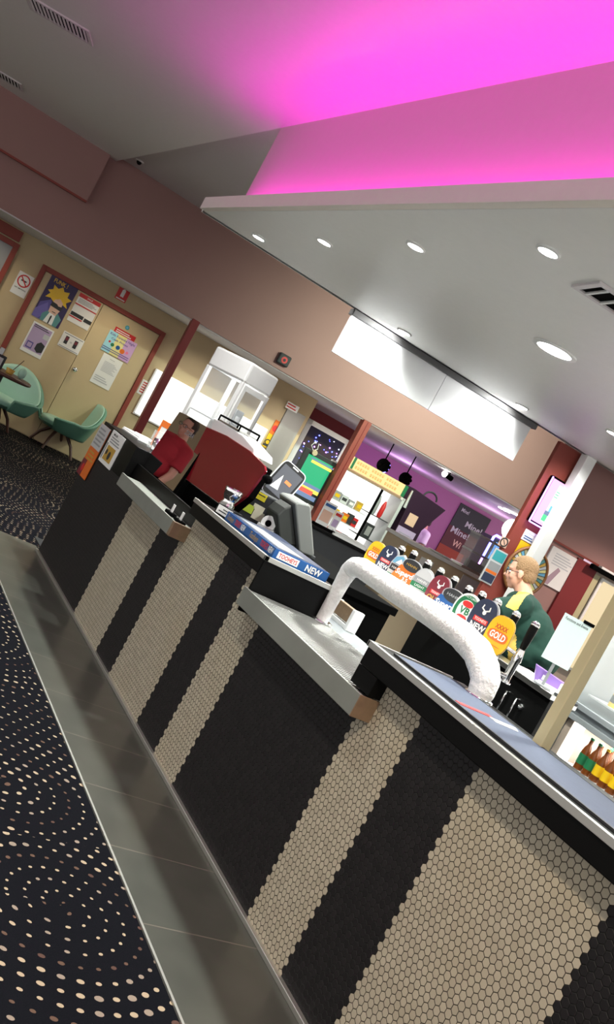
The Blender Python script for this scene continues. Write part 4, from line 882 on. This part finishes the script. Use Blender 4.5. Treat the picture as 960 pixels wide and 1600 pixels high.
# black cabinet, leaning screen and papers
q0 = aD(660, 765, DM-.02); q1 = aD(683, 790, DM-.02)
bk = thing('black_cabinet', 'black cabinet with a slanted hood standing right of the lit cabinet', 'cabinet', W(7.04, DM-.05, 0), WA)
b = B(); b.prism([(0.02, .02), (.42, .02), (.42, 1.42), (.62, 1.86), (-.02, 1.92), (.02, 1.5)], 0, .35, 'cabinet_black' if K.setdefault('cabinet_black', mat('cabinet_black', (.03, .012, .03), .35)) else 'black'); b.build('body', bk, bevel=.006)
b = B(); b.tube([(.34+.12*math.cos(a), .1, 1.90+.10*math.sin(a)) for a in [i*PI/10 for i in range(11)]], .015, 'dark', n=8); b.build('carry_handle', bk)
B().box(.10, .26, -.006, 0, 1.40, 1.58, 'facepink').build('picture_label', bk); B().box(.03, .36, -.006, 0, 1.02, 1.34, 'lilac').box(.08, .3, -.008, -.005, 1.16, 1.17, 'grey').box(.08, .3, -.008, -.005, 1.25, 1.26, 'grey').build('lilac_notice', bk)
b = B(); b.box(-.03, .03, .02, .05, 1.60, 1.88, 'lgrey'); b.build('side_panel', bk, bevel=.004)
# party lamps
for (px, py, r, lab, blue) in ((599, 727, .105, 'black round party light with a glowing blue rim', True), (633, 748, .10, 'black round party light beside the slanted cabinet', False)):
    s_, z_ = aD(px, py, 13.6)
    t = thing('party_light', lab, 'stage light', W(s_, 13.6, z_), WA, 'party lights')
    b = B(); b.ball((0, 0, 0), (r, r*.8, r*1.05), 'matt_black'); b.build('lamp_head', t)
    for i in range(7):
        a = i*PI/4-.6; bb_ = B(); bb_.ball((r*.72*math.cos(a), -r*.55, r*.72*math.sin(a)), r*.30, 'matt_black' if (i > 3 or not blue) else 'matt_black', n=6); bb_.build('lens', t)
    if blue:
        bb_ = B(); bb_.tube([(r*1.02*math.cos(a), -.0, r*1.05*math.sin(a)) for a in [(-1.25+i*.2) for i in range(11)]], .014, 'blueled', n=8); bb_.build('blue_rim', t)
    bb_ = B(); bb_.tube([(0, .02, r*.8), (0, .02, 2.40-z_)], .010, 'matt_black', n=6); bb_.build('hanger', t)
s_, z_ = aD(694, 747, 12.9)
t = thing('track_spotlight', 'small lit spotlight with black body under the header', 'spotlight', W(s_, 12.9, 2.40), WA)
b = B(); b.tube([(0, 0, -.06), (.13, 0, -.075)], .04, 'matt_black', n=12); b.tube([(.06, 0, 0), (.06, 0, -.06)], .01, 'matt_black', n=6); b.build('body', t); b = B(); b.ball((-.02, 0, -.06), .045, 'lamp'); b.build('lamp_face', t)
for (px, py, r, lab) in ((788, 797, .05, 'small glowing disc light in the violet ceiling'), (800, 801, .07, 'larger glowing disc light in the violet ceiling')):
    P_ = aZ(px, py, 2.385); t = thing('disc_light', lab, 'ceiling light', tuple(P_), 0, 'disc lights of the games room')
    b = B(); b.lathe([(r*2.2, 0), (r*2.2, .012)], 'lamp', n=20); b.build('diffuser', t)
    b = B(); b.lathe([(r*2.4, .008), (r*2.4, .016)], 'white', n=20); b.build('ring', t)
s_, z_ = aD(790, 822, 13.5)
b = B(); b.ball((0, 0, 0), (.16, .10, .17), 'lamp_soft'); b.tube([(0, 0, .16), (0, 0, 2.40-z_)], .008, 'dark', n=6); tag(b.build('globe_lamp', loc=W(s_+.12, 13.5, z_)), 'round glowing globe lamp half hidden by the red column', 'lamp')
# Mine banner
q = quad_sz([(723, 789), (769, 810), (738, 880), (683, 862)], DW+4.1)
sheet('wall_banner', 'dark red banner on the violet wall reading Mine! several times', 'banner', q[0], q[1], q[2]-.2, q[3], DW+4.19, .02, 'dark',
      [('r', 0, .0, 1, .60, 'bred'), ('r', 0, 0, .8, .26, 'bred2'), ('t', 'Mine!', .22, .91, .065, 'lgrey', .24), ('t', 'Mine!', .66, .73, .10, 'lgrey', .52), ('t', 'Mine!', .38, .55, .11, 'lgrey', .56), ('t', 'Wi', .45, .36, .11, 'facepink', .25)] if K.setdefault('bred', mat('banner_red', (.09, .012, .02), .6)) and K.setdefault('bred2', mat('banner_orange', (.32, .04, .015), .6)) else [])
# blue lit kiosk
q = quad_sz([(770, 837), (790, 845), (768, 878), (748, 870)], 14.0)
kk = thing('gaming_kiosk', 'gaming machine outlined by a blue and violet light strip', 'gaming machine', W(q[0]+.12, 14.0, 0), WA)
B().box(-.05, .34, 0, .4, .02, q[3]-.02, 'dark').build('cabinet', kk, bevel=.01)
b = B(); zb = q[3]; b.tube([(-.07, -.01, zb-.40), (-.07, -.01, zb-.02), (-.04, -.01, zb+.02), (.34, -.01, zb+.02)], .022, 'blueled', n=8); b.build('blue_light_strip', kk)
b = B(); b.tube([(-.07, -.01, zb-.85), (-.07, -.01, zb-.43)], .018, 'violetled', n=8); b.build('violet_light_strip', kk)
B().box(.03, .30, -.012, 0, zb-.42, zb-.08, 'screen_blue').box(.06, .27, -.014, -.01, zb-.38, zb-.30, 'scr_y').box(.06, .27, -.014, -.01, zb-.24, zb-.16, 'paper').build('screen', kk)
# pale servery counter behind the taps with glass case
DS = 9.2
sa, za = aD(640, 840, DS); sb, zb = aD(790, 925, DS)
sv = thing('servery_counter', 'long pale servery counter with a bright top edge behind the taps', 'counter', W((sa+sb)/2, DS, 0), WA)
hw = (sb-sa)/2; zt = (za+zb)/2
B().box(-hw, hw, 0, .5, .006, zt-.04, 'beige').box(hw*.15, hw*.98, -.01, 0, .1, zt-.06, 'lgrey').build('front_panel', sv, bevel=.003)
B().box(-hw-.02, hw+.02, -.03, .52, zt-.04, zt, 'white').build('counter_top', sv, bevel=.004)
B().box(-hw+.25, -hw+.42, -.012, 0, zt-.40, zt-.1, 'paper').box(-hw+.27, -hw+.40, -.014, -.01, zt-.36, zt-.3, 'blue').build('blue_label', sv)
B().box(-hw+.02, -hw+.16, -.012, 0, zt-.30, zt-.06, 'gold').build('gold_label', sv)
q = aD(735, 890, DS+.2)
gc = thing('glass_food_case', 'stacked glass food case with white rims on the servery counter', 'display case', W(q[0], DS+.18, zt+.001), WA)
B().box(-.22, .22, -.12, .14, 0, .03, 'steel').build('case_base', gc, bevel=.004)
for zz in (.20, .40): B().box(-.18, .18, -.10, .12, zz, zz+.025, 'lgrey').build('case_rim', gc, bevel=.004)
B().box(-.17, -.165, -.1, .12, .03, .40, 'glass').box(.165, .17, -.1, .12, .03, .40, 'glass').box(-.165, .165, -.1, -.095, .03, .40, 'glass').build('case_glass', gc)
B().box(-.10, .10, -.05, .05, .03, .12, 'dark').build('case_tray', gc, bevel=.004)
b = B(); b.lathe([(.12, 0), (.16, .015), (.15, .02), (.10, .008)], 'chrome', n=20); tag(b.build('steel_platter', loc=W(q[0]-.45, DS+.2, zt+.001)), 'shiny steel platter left of the glass food case', 'platter')

# -------------------------------------------------- posters on the red column, raffle wheel, television
DP = 7.518
Ssheet('smoke_free_sign', 'small pinkish sign with a dark circle high on the red column', 'sign', [(785, 837), (797, 843), (790, 857), (778, 851)], DP, [('o', .5, .5, .045, .032, 'dark'), ('p', [(.3, .68), (.36, .74), (.72, .32), (.66, .26)], 'dark')], 'facepink')
Ssheet('blue_picture_poster', 'strip poster of three small pictures down the red column', 'poster', [(776, 857), (797, 866), (764, 915), (747, 903)], DP, [('r', .1, .68, .95, .96, 'teal'), ('r', .1, .38, .95, .62, 'grey'), ('r', .1, .30, .95, .38, 'orange'), ('r', .1, .04, .95, .28, 'navy')], 'lgrey')
Ssheet('white_heading_sign', 'white sign with a blue heading above the raffle wheel', 'sign', [(822, 826), (842, 836), (834, 852), (814, 842)], DP, [('t', 'Meat', .5, .72, .035, 'blue', .6), ('l', .12, .1, .9, .5, 2, 'blue')])
Ssheet('yellow_wheel_poster', 'yellow poster directly above the raffle wheel', 'poster', [(812, 843), (834, 853), (812, 890), (797, 880)], DP, [('r', 0, 0, .5, .3, 'gold'), ('p', [(.4, .0), (1, .0), (1, .7)], 'redbrown')], 'yellow')
sw_, zw_ = aD(822, 893, DP-.03)
rw = thing('raffle_wheel', 'spoked raffle wheel with coloured segments on the red column', 'wheel', W(sw_, DP-.03, zw_), WA); rw.scale = (.92, 1, .92)
b = B(); n = 36
segc = ['cream', 'ltblue', 'lemon2', 'lgrey', 'gold', 'teal2']
for i in range(n):
    a0, a1 = 2*PI*i/n, 2*PI*(i+1)/n
    b.prism([(.055*math.cos(a0), .055*math.sin(a0)), (.23*math.cos(a0), .23*math.sin(a0)), (.23*math.cos(a1), .23*math.sin(a1)), (.055*math.cos(a1), .055*math.sin(a1))], -.012, 0, segc[i % 6])
b.build('segment_disc', rw)
b = B()
for i in range(n):
    a = 2*PI*i/n; b.tube([(.05*math.cos(a), -.014, .05*math.sin(a)), (.245*math.cos(a), -.014, .245*math.sin(a))], .0028, 'dark', n=6)
b.build('spokes', rw)
b = B(); b.tube([(.25*math.cos(i*PI/24), -.006, .25*math.sin(i*PI/24)) for i in range(49)], .016, 'wheelrim' if K.setdefault('wheelrim', mat('wheel_rim', (.25, .10, .03), .5)) else '', n=8, cap=False); b.build('wooden_rim', rw)
b = B(); b.lathe([(.05, 0), (.05, .03), (.02, .04)], 'gold', M=Matrix.Translation((0, -.01, 0))@Matrix.Rotation(PI/2, 4, 'X')); b.build('hub', rw)
tv = thing('wall_television', 'wall television with a pink and white picture beside the white column', 'television', W(5.468, 7.512, 2.0), WA)
B().box(-.125, .125, -.05, .0, .0, .47, 'matt_black').build('casing', tv, bevel=.008)
b = B(); b.box(-.112, .112, -.054, -.049, .02, .45, 'screen_pink'); b.box(-.02, .112, -.0555, -.053, .05, .42, 'screen_white')
for (x0, x1, z0, z1, k) in ((-.03, .02, .06, .12, 'scr_g'), (-.03, .05, .12, .16, 'scr_b'), (-.0, .05, .16, .22, 'screen_blue'), (-.02, .02, .30, .31, 'scr_g'), (-.02, .04, .325, .335, 'scr_g'), (-.02, .04, .35, .36, 'scr_g'), (.02, .06, .41, .43, 'scr_b')):
    K.setdefault('scr_g', glow('screen_lime', (.05, .7, .2), .9)); b.box(x0, x1, -.057, -.055, z0, z1, k)
b.build('screen', tv)
b = B(); b.tube([(-.122, -.045, 0), (-.122, -.045, .46)], .007, 'violetled', n=6); b.tube([(-.122, -.045, 0.0), (.11, -.045, 0.0)], .007, 'violetled', n=6); b.build('light_strip', tv)
# whiteboard and fittings on the right-hand wall
sheet('whiteboard', 'white notice board with faint writing and a mauve smudge', 'whiteboard', 6.50, 6.88, 1.57, 1.97, DR-.0, .02, 'paper', [('l', .2, .55, .9, .9, 5, 'silver'), ('p', [(.22, .02), (.45, .02), (.62, .5), (.5, .55)], 'smudge'), ('r', .97, 0, 1, 1, 'silver')] if K.setdefault('smudge', mat('marker_smudge', (.42, .30, .36), .7)) else [])
s_, z_ = aD(925, 888, DR-.05)
t = thing('rail_bracket', 'black rail with a white end below the mauve wall', 'rail', W(7.16, DR-.1, 1.955), WA)
B().box(-.16, .5, -.03, .03, 0, .05, 'matt_black').build('rail', t, bevel=.006); B().box(-.05, .5, -.03, .03, .05, .075, 'white').build('white_cap', t, bevel=.004)
for (s_, w_, lab) in ((7.20, .04, 'thin cream upright beside the red wall panel'),):
    b = B(); b.box(-w_, w_, -.03, 0, .01, 1.93, 'cream'); tag(b.build('cream_upright', loc=W(s_, DR+.0, 0), rz=WA, bevel=.003), lab, 'trim')
qa = aD(945, 905, DR-.02)
t = thing('lit_wall_panel', 'tall warm glowing panel between curtain and cream post', 'light panel', W(7.40, DR-.02, .9), WA)
B().box(-.10, .16, -.03, 0, 0, 1.0, 'lightpanel').build('diffuser', t, bevel=.03); B().box(-.13, .19, -.01, .015, -.03, 1.03, 'white').build('panel_frame', t, bevel=.004)

# -------------------------------------------------- back bar bench, its clutter, fridges, cream post
bk2 = thing('back_bench', 'steel topped bench with black cupboards in front of the bartender', 'bench', (4.42, 4.6, 0))
B().box(-.17, .06, -.54, .95, .965, 1.0, 'steel').build('bench_top', bk2, bevel=.004)
B().box(-.14, .05, -.52, .93, .006, .965, 'black').build('cupboard', bk2, bevel=.003)
for (px, py, lab) in ((786, 1098, None), (801, 1110, None)):
    p = aX(px, py, 4.27); b = B(); y = p.y-4.6
    b.tube([(-.14, y, p.z+.075), (-.165, y, p.z+.075), (-.165, y, p.z-.075), (-.14, y, p.z-.075)], .007, 'chrome', n=8); b.build('cupboard_handle', bk2)
p = aX(813, 1104, 4.27); b = B(); b.lathe([(.02, 0), (.02, .01), (.008, .03)], 'chrome', M=Matrix.Translation((-.14, p.y-4.6, p.z))@Matrix.Rotation(-PI/2, 4, 'Y'), n=12); b.build('cupboard_lock', bk2)
p = aZ(828, 1062, 1.0); b = B(); b.box(-.07, .07, -.20, .20, 0, .012, 'paper'); b.box(-.06, .08, -.15, .22, .012, .022, 'white'); b.box(-.09, .02, -.30, -.2, .0, .015, 'dark')
tag(b.build('paper_heap', loc=(4.37, p.y+.05, 1.001), rz=.03), 'heap of white papers on the steel bench', 'papers')
p = aZ(868, 1072, 1.0); b = B(); b.prism([(-.08, 0), (.08, 0), (.11, .07), (-.11, .09)], -.05, .05, 'purple2'); b.box(-.05, -.02, -.062, -.06, .03, .06, 'paper')
tag(b.build('purple_tub', loc=(4.39, 4.27, 1.001), rz=-.7, bevel=.012), 'purple plastic tub on the steel bench', 'tub')
b = B(); b.box(-.04, .04, -.05, .05, 0, .07, 'white'); tag(b.build('white_box', loc=(4.42, 4.12, 1.001), rz=.3, bevel=.006), 'small white box behind the purple tub', 'box')
ms = thing('menu_board', 'white clipboard sheet with a small heading standing on the steel bench', 'clipboard', (4.29, 4.20, 1.001), -.62); ms.scale = (.60, .833, .80)
Mq = Matrix.Translation((0, 0, 0))
b = B(); b.box(-.145, .145, -.004, .004, .19, .56, 'sheetwhite' if K.setdefault('sheetwhite', mat('sheet_white', (.72, .84, .82), .6)) else ''); b.text('Functions and Events', .0, .53, .022, 'dark', -.006, w=.24, bold=.01); b.build('sheet', ms)
b = B(); b.box(-.015, .015, .004, .014, 0, .5, 'grey'); b.box(-.08, .08, -.05, .05, 0, .012, 'grey'); b.build('easel', ms); b = B(); b.box(.05, .16, -.012, .012, .555, .58, 'matt_black'); b.build('clip', ms)
# fridges
bf = thing('bottle_fridge', 'grey framed glass door bottle fridge behind the cream post', 'fridge', (5.12, 3.3, 0))
def fb(n, boxes, bv=.004, label=None):
    b = B()
    for x0, x1, y0, y1, z0, z1, k in boxes: b.box(x0, x1, y0-3.3, y1-3.3, z0, z1, k)
    return b.build(n, bf, bevel=bv, label=label)
fb('cabinet', [(.02, .65, 4.70, 4.76, .02, 1.98, 'shelf'), (.02, .65, 1.4, 1.46, .02, 1.98, 'shelf'), (.60, .65, 1.46, 4.70, .02, 1.98, 'fridge_in'), (.02, .65, 1.4, 4.76, 1.92, 1.98, 'shelf'), (.02, .60, 1.46, 4.70, .84, .93, 'shelf'), (.02, .60, 1.46, 4.70, .02, .50, 'dark')])
fb('frame_rail', [(-.02, .02, 1.4, 4.76, .835, .875, 'shelf')]); fb('frame_rail', [(-.02, .02, 1.4, 4.76, .915, .955, 'shelf')]); fb('frame_rail', [(-.02, .02, 1.4, 4.76, .50, .535, 'grey')])
for y in (4.72, 3.70, 2.7, 1.45): fb('door_stile', [(-.02, .02, y-.03, y+.03, .955, 1.98, 'shelf')])
fb('light_tube', [(.035, .07, 4.55, 4.62, .56, .83, 'tube')], .01)
fb('lit_shelf', [(.0, .56, 1.5, 4.55, .555, .575, 'tube' if False else 'white')], .004); fb('lit_shelf', [(.05, .58, 1.5, 4.66, 1.02, 1.035, 'lgrey')], .003)
fb('fridge_lining', [(.03, .60, 4.63, 4.69, .53, .84, 'fridge_in')], 0)
fb('glass_door', [(-.004, .002, 3.73, 4.69, .955, 1.92, 'glass')], 0)
area((5.085, 3.2, 1.42), 60, 3.0, .8, (1, .98, .93), (0, -PI/2, 0))  # area lamp added at the fridge doors to brighten the soffit
area((5.40, 4.0, .828), 7, .4, 1.1, (1, .97, .9)); area((5.40, 3.9, 1.9), 8, .3, 1.4, (1, 1, .95))
def bottle(kb, kc, kl, label):
    t = thing('beer_bottle', label, 'bottle', (0, 0, 0), 0, 'bottles in the lit fridge')
    b = B(); b.lathe([(.030, 0), (.031, .01), (.031, .125), (.024, .155), (.013, .18), (.012, .215)], kb, n=16); b.build('bottle_body', t)
    b = B(); b.lathe([(.0145, .213), (.0145, .226), (.008, .229)], kc, n=12); b.build('cap', t)
    b = B(); b.lathe([(.0318, .04), (.0318, .11)], kl, n=16); b.build('label_band', t); return t
pr = [bottle('amber', 'sgreen', 'sgreen', 'a'), bottle('amber', 'silver', 'dark', 'b'), bottle('amber', 'yellow', 'yellow', 'c'), bottle('amber', 'paper', 'silver', 'd')]
nm4 = ['green labelled amber bottle', 'dark labelled amber bottle', 'yellow labelled amber bottle', 'silver labelled amber bottle']
used = [0]*4
for r_ in range(3):
    for i in range(9):
        y = 4.44-i*.078-r_*.02; x = 5.17+r_*.085
        kk_ = [0, 0, 2, 2, 2, 1, 3, 2, 1][i] if r_ == 0 else [1, 0, 1, 3, 2, 3, 1, 2, 1][i] if r_ == 1 else [0, 1, 3, 1, 1, 3, 2, 0, 1][i]
        lb = f"{nm4[kk_]}, {['front', 'middle', 'back'][r_]} row, {['first', 'second', 'third', 'fourth', 'fifth', 'sixth', 'seventh', 'eighth', 'ninth'][i]} from light tube"
        if not used[kk_]: o = pr[kk_]; o.location = (x, y, .576); o['label'] = lb; used[kk_] = 1
        else: dup(pr[kk_], (x, y, .576), 0, lb)
for i in range(9):
    k = ['yellow', 'maroon', 'gold', 'dark', 'red', 'sgreen', 'maroon', 'yellow', 'dark'][i]
    b = B(); b.lathe([(.03, 0), (.03, .11), (.026, .12)], k, n=14); b.lathe([(.0305, .03), (.0305, .08)], ['dark', 'paper', 'sgreen', 'red', 'paper', 'yellow', 'gold', 'dark', 'red'][i], n=14)
    tag(b.build('drink_can', loc=(5.22+(i % 3)*.08, 4.48-i*.085, 1.036)), f"{k.replace('sgreen', 'green').replace('dark', 'black')} can on the upper fridge shelf, {['first', 'second', 'third', 'fourth', 'fifth', 'sixth', 'seventh', 'eighth', 'ninth'][i]} from the cream post", 'can', 'cans on the upper fridge shelf')
b = B(); b.box(-.022, .022, -.022, .022, 0, ZS-1.063, 'cream'); tag(b.build('cream_post', loc=(2.362, 2.195, 1.0625), bevel=.003), 'cream square post standing on the back edge of the near counter', 'post')
# ================================================================== PEOPLE
def capsule(b, p0, p1, r0, r1, n=14, flat=1.0):
    p0, p1 = Vector(p0), Vector(p1)
    if (p1-p0).length < 1e-4: b.ball(p0, r0, 'skin', n=8); return
    pts = [p0.lerp(p1, i/4) for i in range(5)]; rs = [r0+(r1-r0)*i/4 for i in range(5)]
    b.tube(pts, rs, 'skin', n=n, cap=True); b.ball(p0, r0*.995, 'skin', n=8); b.ball(p1, r1*.995, 'skin', n=8)
def remesh(b, voxel, name, parent, k, smooth=2, paint=None, holes=None):
    me = bpy.data.meshes.new(name); me.from_pydata(b.v, [], b.f)
    bm = bmesh.new(); bm.from_mesh(me); bmesh.ops.remove_doubles(bm, verts=bm.verts, dist=1e-5); bmesh.ops.recalc_face_normals(bm, faces=bm.faces); bm.to_mesh(me); bm.free()
    o = bpy.data.objects.new(name, me); C.objects.link(o)
    r_ = o.modifiers.new('r', 'REMESH'); r_.mode = 'VOXEL'; r_.voxel_size = voxel
    s_ = o.modifiers.new('s', 'SMOOTH'); s_.iterations = smooth; s_.factor = .5
    dg = bpy.context.evaluated_depsgraph_get(); m2 = bpy.data.meshes.new_from_object(o.evaluated_get(dg))
    o.modifiers.clear(); o.data = m2; m2.materials.clear()
    ks = [k] if isinstance(k, str) else list(k)
    for q in ks: m2.materials.append(K[q])
    for p in m2.polygons:
        p.use_smooth = True; p.material_index = paint(p.center) if paint else 0
    o.parent = parent; return o
def hand(b, wrist, d, up, s=1.0):
    """palm plus five bent fingers; d points along the hand, up is the back of the hand"""
    d, up = Vector(d).normalized(), Vector(up).normalized(); sd = d.cross(up).normalized(); w = Vector(wrist)
    for t in (-.025, -.008, .008, .025):
        capsule(b, w+sd*t*.7*s, w+d*.075*s+sd*t*s, .015*s, .0125*s, 8)
    for i, (t, l) in enumerate(((-.030, .062), (-.010, .075), (.010, .070), (.029, .056))):
        a = w+d*.078*s+sd*t*s; m1 = a+d*l*.5*s-up*.008*s; e = m1+(d*.75-up*.6).normalized()*l*.5*s
        capsule(b, a, m1, .0098*s, .0088*s, 8); capsule(b, m1, e, .0088*s, .0075*s, 8)
    a = w+d*.02*s-sd*.028*s; m1 = a+(d*.6-sd*.8).normalized()*.04*s; e = m1+(d*.9-sd*.25-up*.2).normalized()*.032*s
    capsule(b, a, m1, .013*s, .011*s, 8); capsule(b, m1, e, .011*s, .009*s, 8)
def person(label, loc, rz, pose, shirt, hairk, paint=None, glasses=False, voxel=.0085, girth=1.0, parts_label=None):
    P = thing('person', label, 'person', loc, rz)
    J = {k: Vector(v) for k, v in pose.items()}
    hd, nk, ch, hp = J['head'], J['neck'], J['chest'], J['hip']
    fwd = Vector((0, 1, 0)); up = (hd-nk).normalized(); up = (up+Vector((0, 0, 1.2))).normalized()
    rgt = fwd.cross(up).normalized(); fwd = up.cross(rgt).normalized()
    yaw_h = J.get('look', Vector((0, 1, 0))); fwd = (yaw_h-up*yaw_h.dot(up)).normalized(); rgt = fwd.cross(up).normalized()
    def H(x, y, z): return hd+rgt*x+fwd*y+up*z
    Mh = Matrix(((rgt.x, fwd.x, up.x, hd.x), (rgt.y, fwd.y, up.y, hd.y), (rgt.z, fwd.z, up.z, hd.z), (0, 0, 0, 1)))
    b = B()
    # head: skull, jaw, nose, brows, lips, ears
    b.ball((0, -.008, .035), (.076, .096, .086), 'skin', n=16, M=Mh); b.ball((0, .022, -.035), (.060, .068, .075), 'skin', n=14, M=Mh); b.ball((0, .052, -.088), (.030, .028, .024), 'skin', M=Mh)
    b.prism([(0, 0)], 0, 0, 'skin') if False else None
    capsule(b, H(0, .083, .012), H(0, .108, -.022), .010, .0145); b.ball((0, .090, -.030), (.020, .014, .011), 'skin', M=Mh)
    b.ball((0, .082, -.055), (.026, .012, .007), 'skin', M=Mh); b.ball((0, .080, -.067), (.022, .012, .007), 'skin', M=Mh)
    b.ball((0, .074, .030), (.056, .018, .012), 'skin', M=Mh)
    for s_ in (-1, 1):
        b.ball((s_*.078, -.002, -.008), (.012, .020, .032), 'skin', M=Mh); b.ball((s_*.045, .058, -.025), (.022, .02, .025), 'skin', M=Mh)
    capsule(b, nk+Vector((0, -.02, -.02)), hd-up*.05-fwd*.012, .064*girth**.5, .056)
    # torso and limbs under the clothes
    g = girth
    for c, r in ((hp, (.145*g, .115*g, .12)), (hp.lerp(ch, .5), (.15*g, .125*g, .16)), (ch, (.16*g, .12*g, .16)), (nk.lerp(ch, .35), (.13*g, .09, .09))): b.ball(c, r, 'skin', n=12)
    for s_, e in ((-1, 'L'), (1, 'R')):
        sh, el, wr = J['sh'+e], J['el'+e], J['wr'+e]
        capsule(b, nk.lerp(ch, .15), sh, .07, .062); capsule(b, sh, el, .055*g**.5, .044); capsule(b, el, wr, .044, .029)
        d = (wr-el).normalized(); hand(b, wr+d*.012, d, Vector((0, 0, 1)) if abs(d.z) < .8 else Vector((s_, 0, 0)))
        hj = hp+Vector((s_*.09, 0, -.04)); kn, an = J['kn'+e], J['an'+e]
        capsule(b, hj, kn, .085*g**.5, .056); capsule(b, kn, an, .055, .038); capsule(b, an, an+Vector((0, .15, -.035)), .038, .026)
    body = remesh(b, voxel, 'body', P, 'skin', 2)
    b = B()
    for c, r in ((hp+Vector((0, .01, .15)), (.175*g, .155*g, .10)), (hp.lerp(ch, .5)+Vector((0, .01, 0)), (.188*g, .170*g, .17)), (ch+Vector((0, -.02*(g > 1.05), 0)), (.200*g, .165*g, .18)), (nk.lerp(ch, .30), (.17*g, .125*g, .095)), (nk.lerp(ch, .08), (.075, .075, .045))): b.ball(c, r, 'skin', n=12)
    capsule(b, hp+Vector((0, .01, .15)), ch, .158*g, .165*g, 18)
    for e in 'LR':
        sh, el = J['sh'+e], J['el'+e]; capsule(b, nk.lerp(ch, .2), sh, .088, .078); m_ = sh.lerp(el, .72)
        b.tube([sh, sh.lerp(el, .35), m_], [.076*g**.5, .074*g**.5, .080*g**.5], 'skin', n=16)
    remesh(b, voxel*1.1, 'shirt', P, shirt, 3, paint)
    b = B(); b.ball(hp+Vector((0, 0, -.01)), (.165*g, .135*g, .11), 'skin', n=12)
    for s_, e in ((-1, 'L'), (1, 'R')):
        hj = hp+Vector((s_*.09, 0, -.04)); kn, an = J['kn'+e], J['an'+e]; capsule(b, hj, kn, .105*g**.5, .078); b.tube([kn, an+Vector((0, 0, .02))], [.078, .066], 'skin', n=14); b.ball(kn, .078, 'skin')
    remesh(b, .014, 'trousers', P, 'trousers', 2)
    for e in 'LR':
        an = J['an'+e]; b = B(); capsule(b, an+Vector((0, -.04, -.05)), an+Vector((0, .16, -.06)), .046, .038); o = remesh(b, .01, 'shoe', P, 'matt_black', 1)
    b = B()
    b.ball((0, -.016, .048), (.083, .101, .089), 'skin', n=16, M=Mh); b.ball((0, -.050, .0), (.074, .062, .075), 'skin', n=12, M=Mh)
    o = remesh(b, .006, 'hair', P, hairk, 1)
    bm = bmesh.new(); bm.from_mesh(o.data); Mi = Mh.inverted()
    dl = [v for v in bm.verts if ((Mi@v.co).y > .040 and (Mi@v.co).z < .082) or ((Mi@v.co).z < .02 and (Mi@v.co).y > -.02) or (Mi@v.co).z < -.05]
    bmesh.ops.delete(bm, geom=dl, context='VERTS'); bm.to_mesh(o.data); bm.free()
    for s_ in (-1, 1):
        b = B(); b.ball((s_*.031, .076, .004), (.0145, .010, .0085), 'paper', n=8, M=Mh); b.ball((s_*.031, .084, .004), (.006, .004, .006), 'dark', n=8, M=Mh); b.build('eye', P)
    if glasses:
        b = B()
        for s_ in (-1, 1):
            b.tube([(s_*.034+.026*math.cos(t*PI/8), .100, .004+.018*math.sin(t*PI/8)) for t in range(17)], .0022, 'dark', n=6, M=Mh, cap=False)
            b.tube([(s_*.060, .098, .008), (s_*.078, .06, .010), (s_*.083, -.005, .006)], .0024, 'dark', n=6, M=Mh)
        b.tube([(-.009, .101, .008), (.009, .101, .008)], .0022, 'dark', n=6, M=Mh); b.build('glasses', P)
    return P
base = dict(hip=(0, 0, .96), chest=(0, .0, 1.24), neck=(0, .0, 1.43), head=(0, .03, 1.585), shL=(-.185, 0, 1.37), shR=(.185, 0, 1.37), elL=(-.23, .02, 1.09), elR=(.23, .02, 1.09), wrL=(-.22, .14, .87), wrR=(.22, .14, .87),
            knL=(-.10, .02, .50), knR=(.10, .02, .50), anL=(-.11, -.02, .10), anR=(.11, -.02, .10))
stoop = dict(base); stoop.update(hip=(0, -.05, .99), chest=(0, .12, 1.25), neck=(0, .225, 1.44), head=(0, .315, 1.570), shL=(-.195, .19, 1.385), shR=(.195, .19, 1.385), elL=(-.31, .36, 1.235), elR=(.26, .34, 1.17), wrL=(-.20, .56, 1.10), wrR=(.14, .55, 1.06), knL=(-.11, .03, .51), knR=(.11, .0, .51))
def paintb(c):
    # yellow flashes over the shoulders and down the side panels
    x, y, z = c
    for s_ in (-1, 1):
        sx, sy, sz = s_*.15, .25, 1.455
        if s_*x > .06 and z > 1.33 and y > .19 and abs((y-.215)+(z-1.40)*.3) < .030+(z-1.33)*.30: return 1
        if s_*x > .12 and z < 1.19 and z > .98 and abs(y-.16+(1.19-z)*.55) < .034: return 1
    return 0
PB = person('bartender seen from behind in a dark green shirt with yellow shoulder flash and glasses', (4.735, 4.87, 0.006), math.radians(42), stoop, ('shirt', 'flash'), 'hair', paintb, True, girth=1.12); PB.scale = (.968, .968, .968)
s_, z_ = aD(663, 826, DW+3.2)
PF = person('distant person in a white shirt standing against the violet wall', tuple(W(s_, DW+3.2, 0)), math.radians(95)+WA, base, ('paper',), 'dhair', None, False, voxel=.011)
PR = person('person in a red shirt, seen only as a reflection in the steel screen', (.68, 9.7, 0), math.radians(-120), base, ('redshirt',), 'dhair', None, True, voxel=.011)
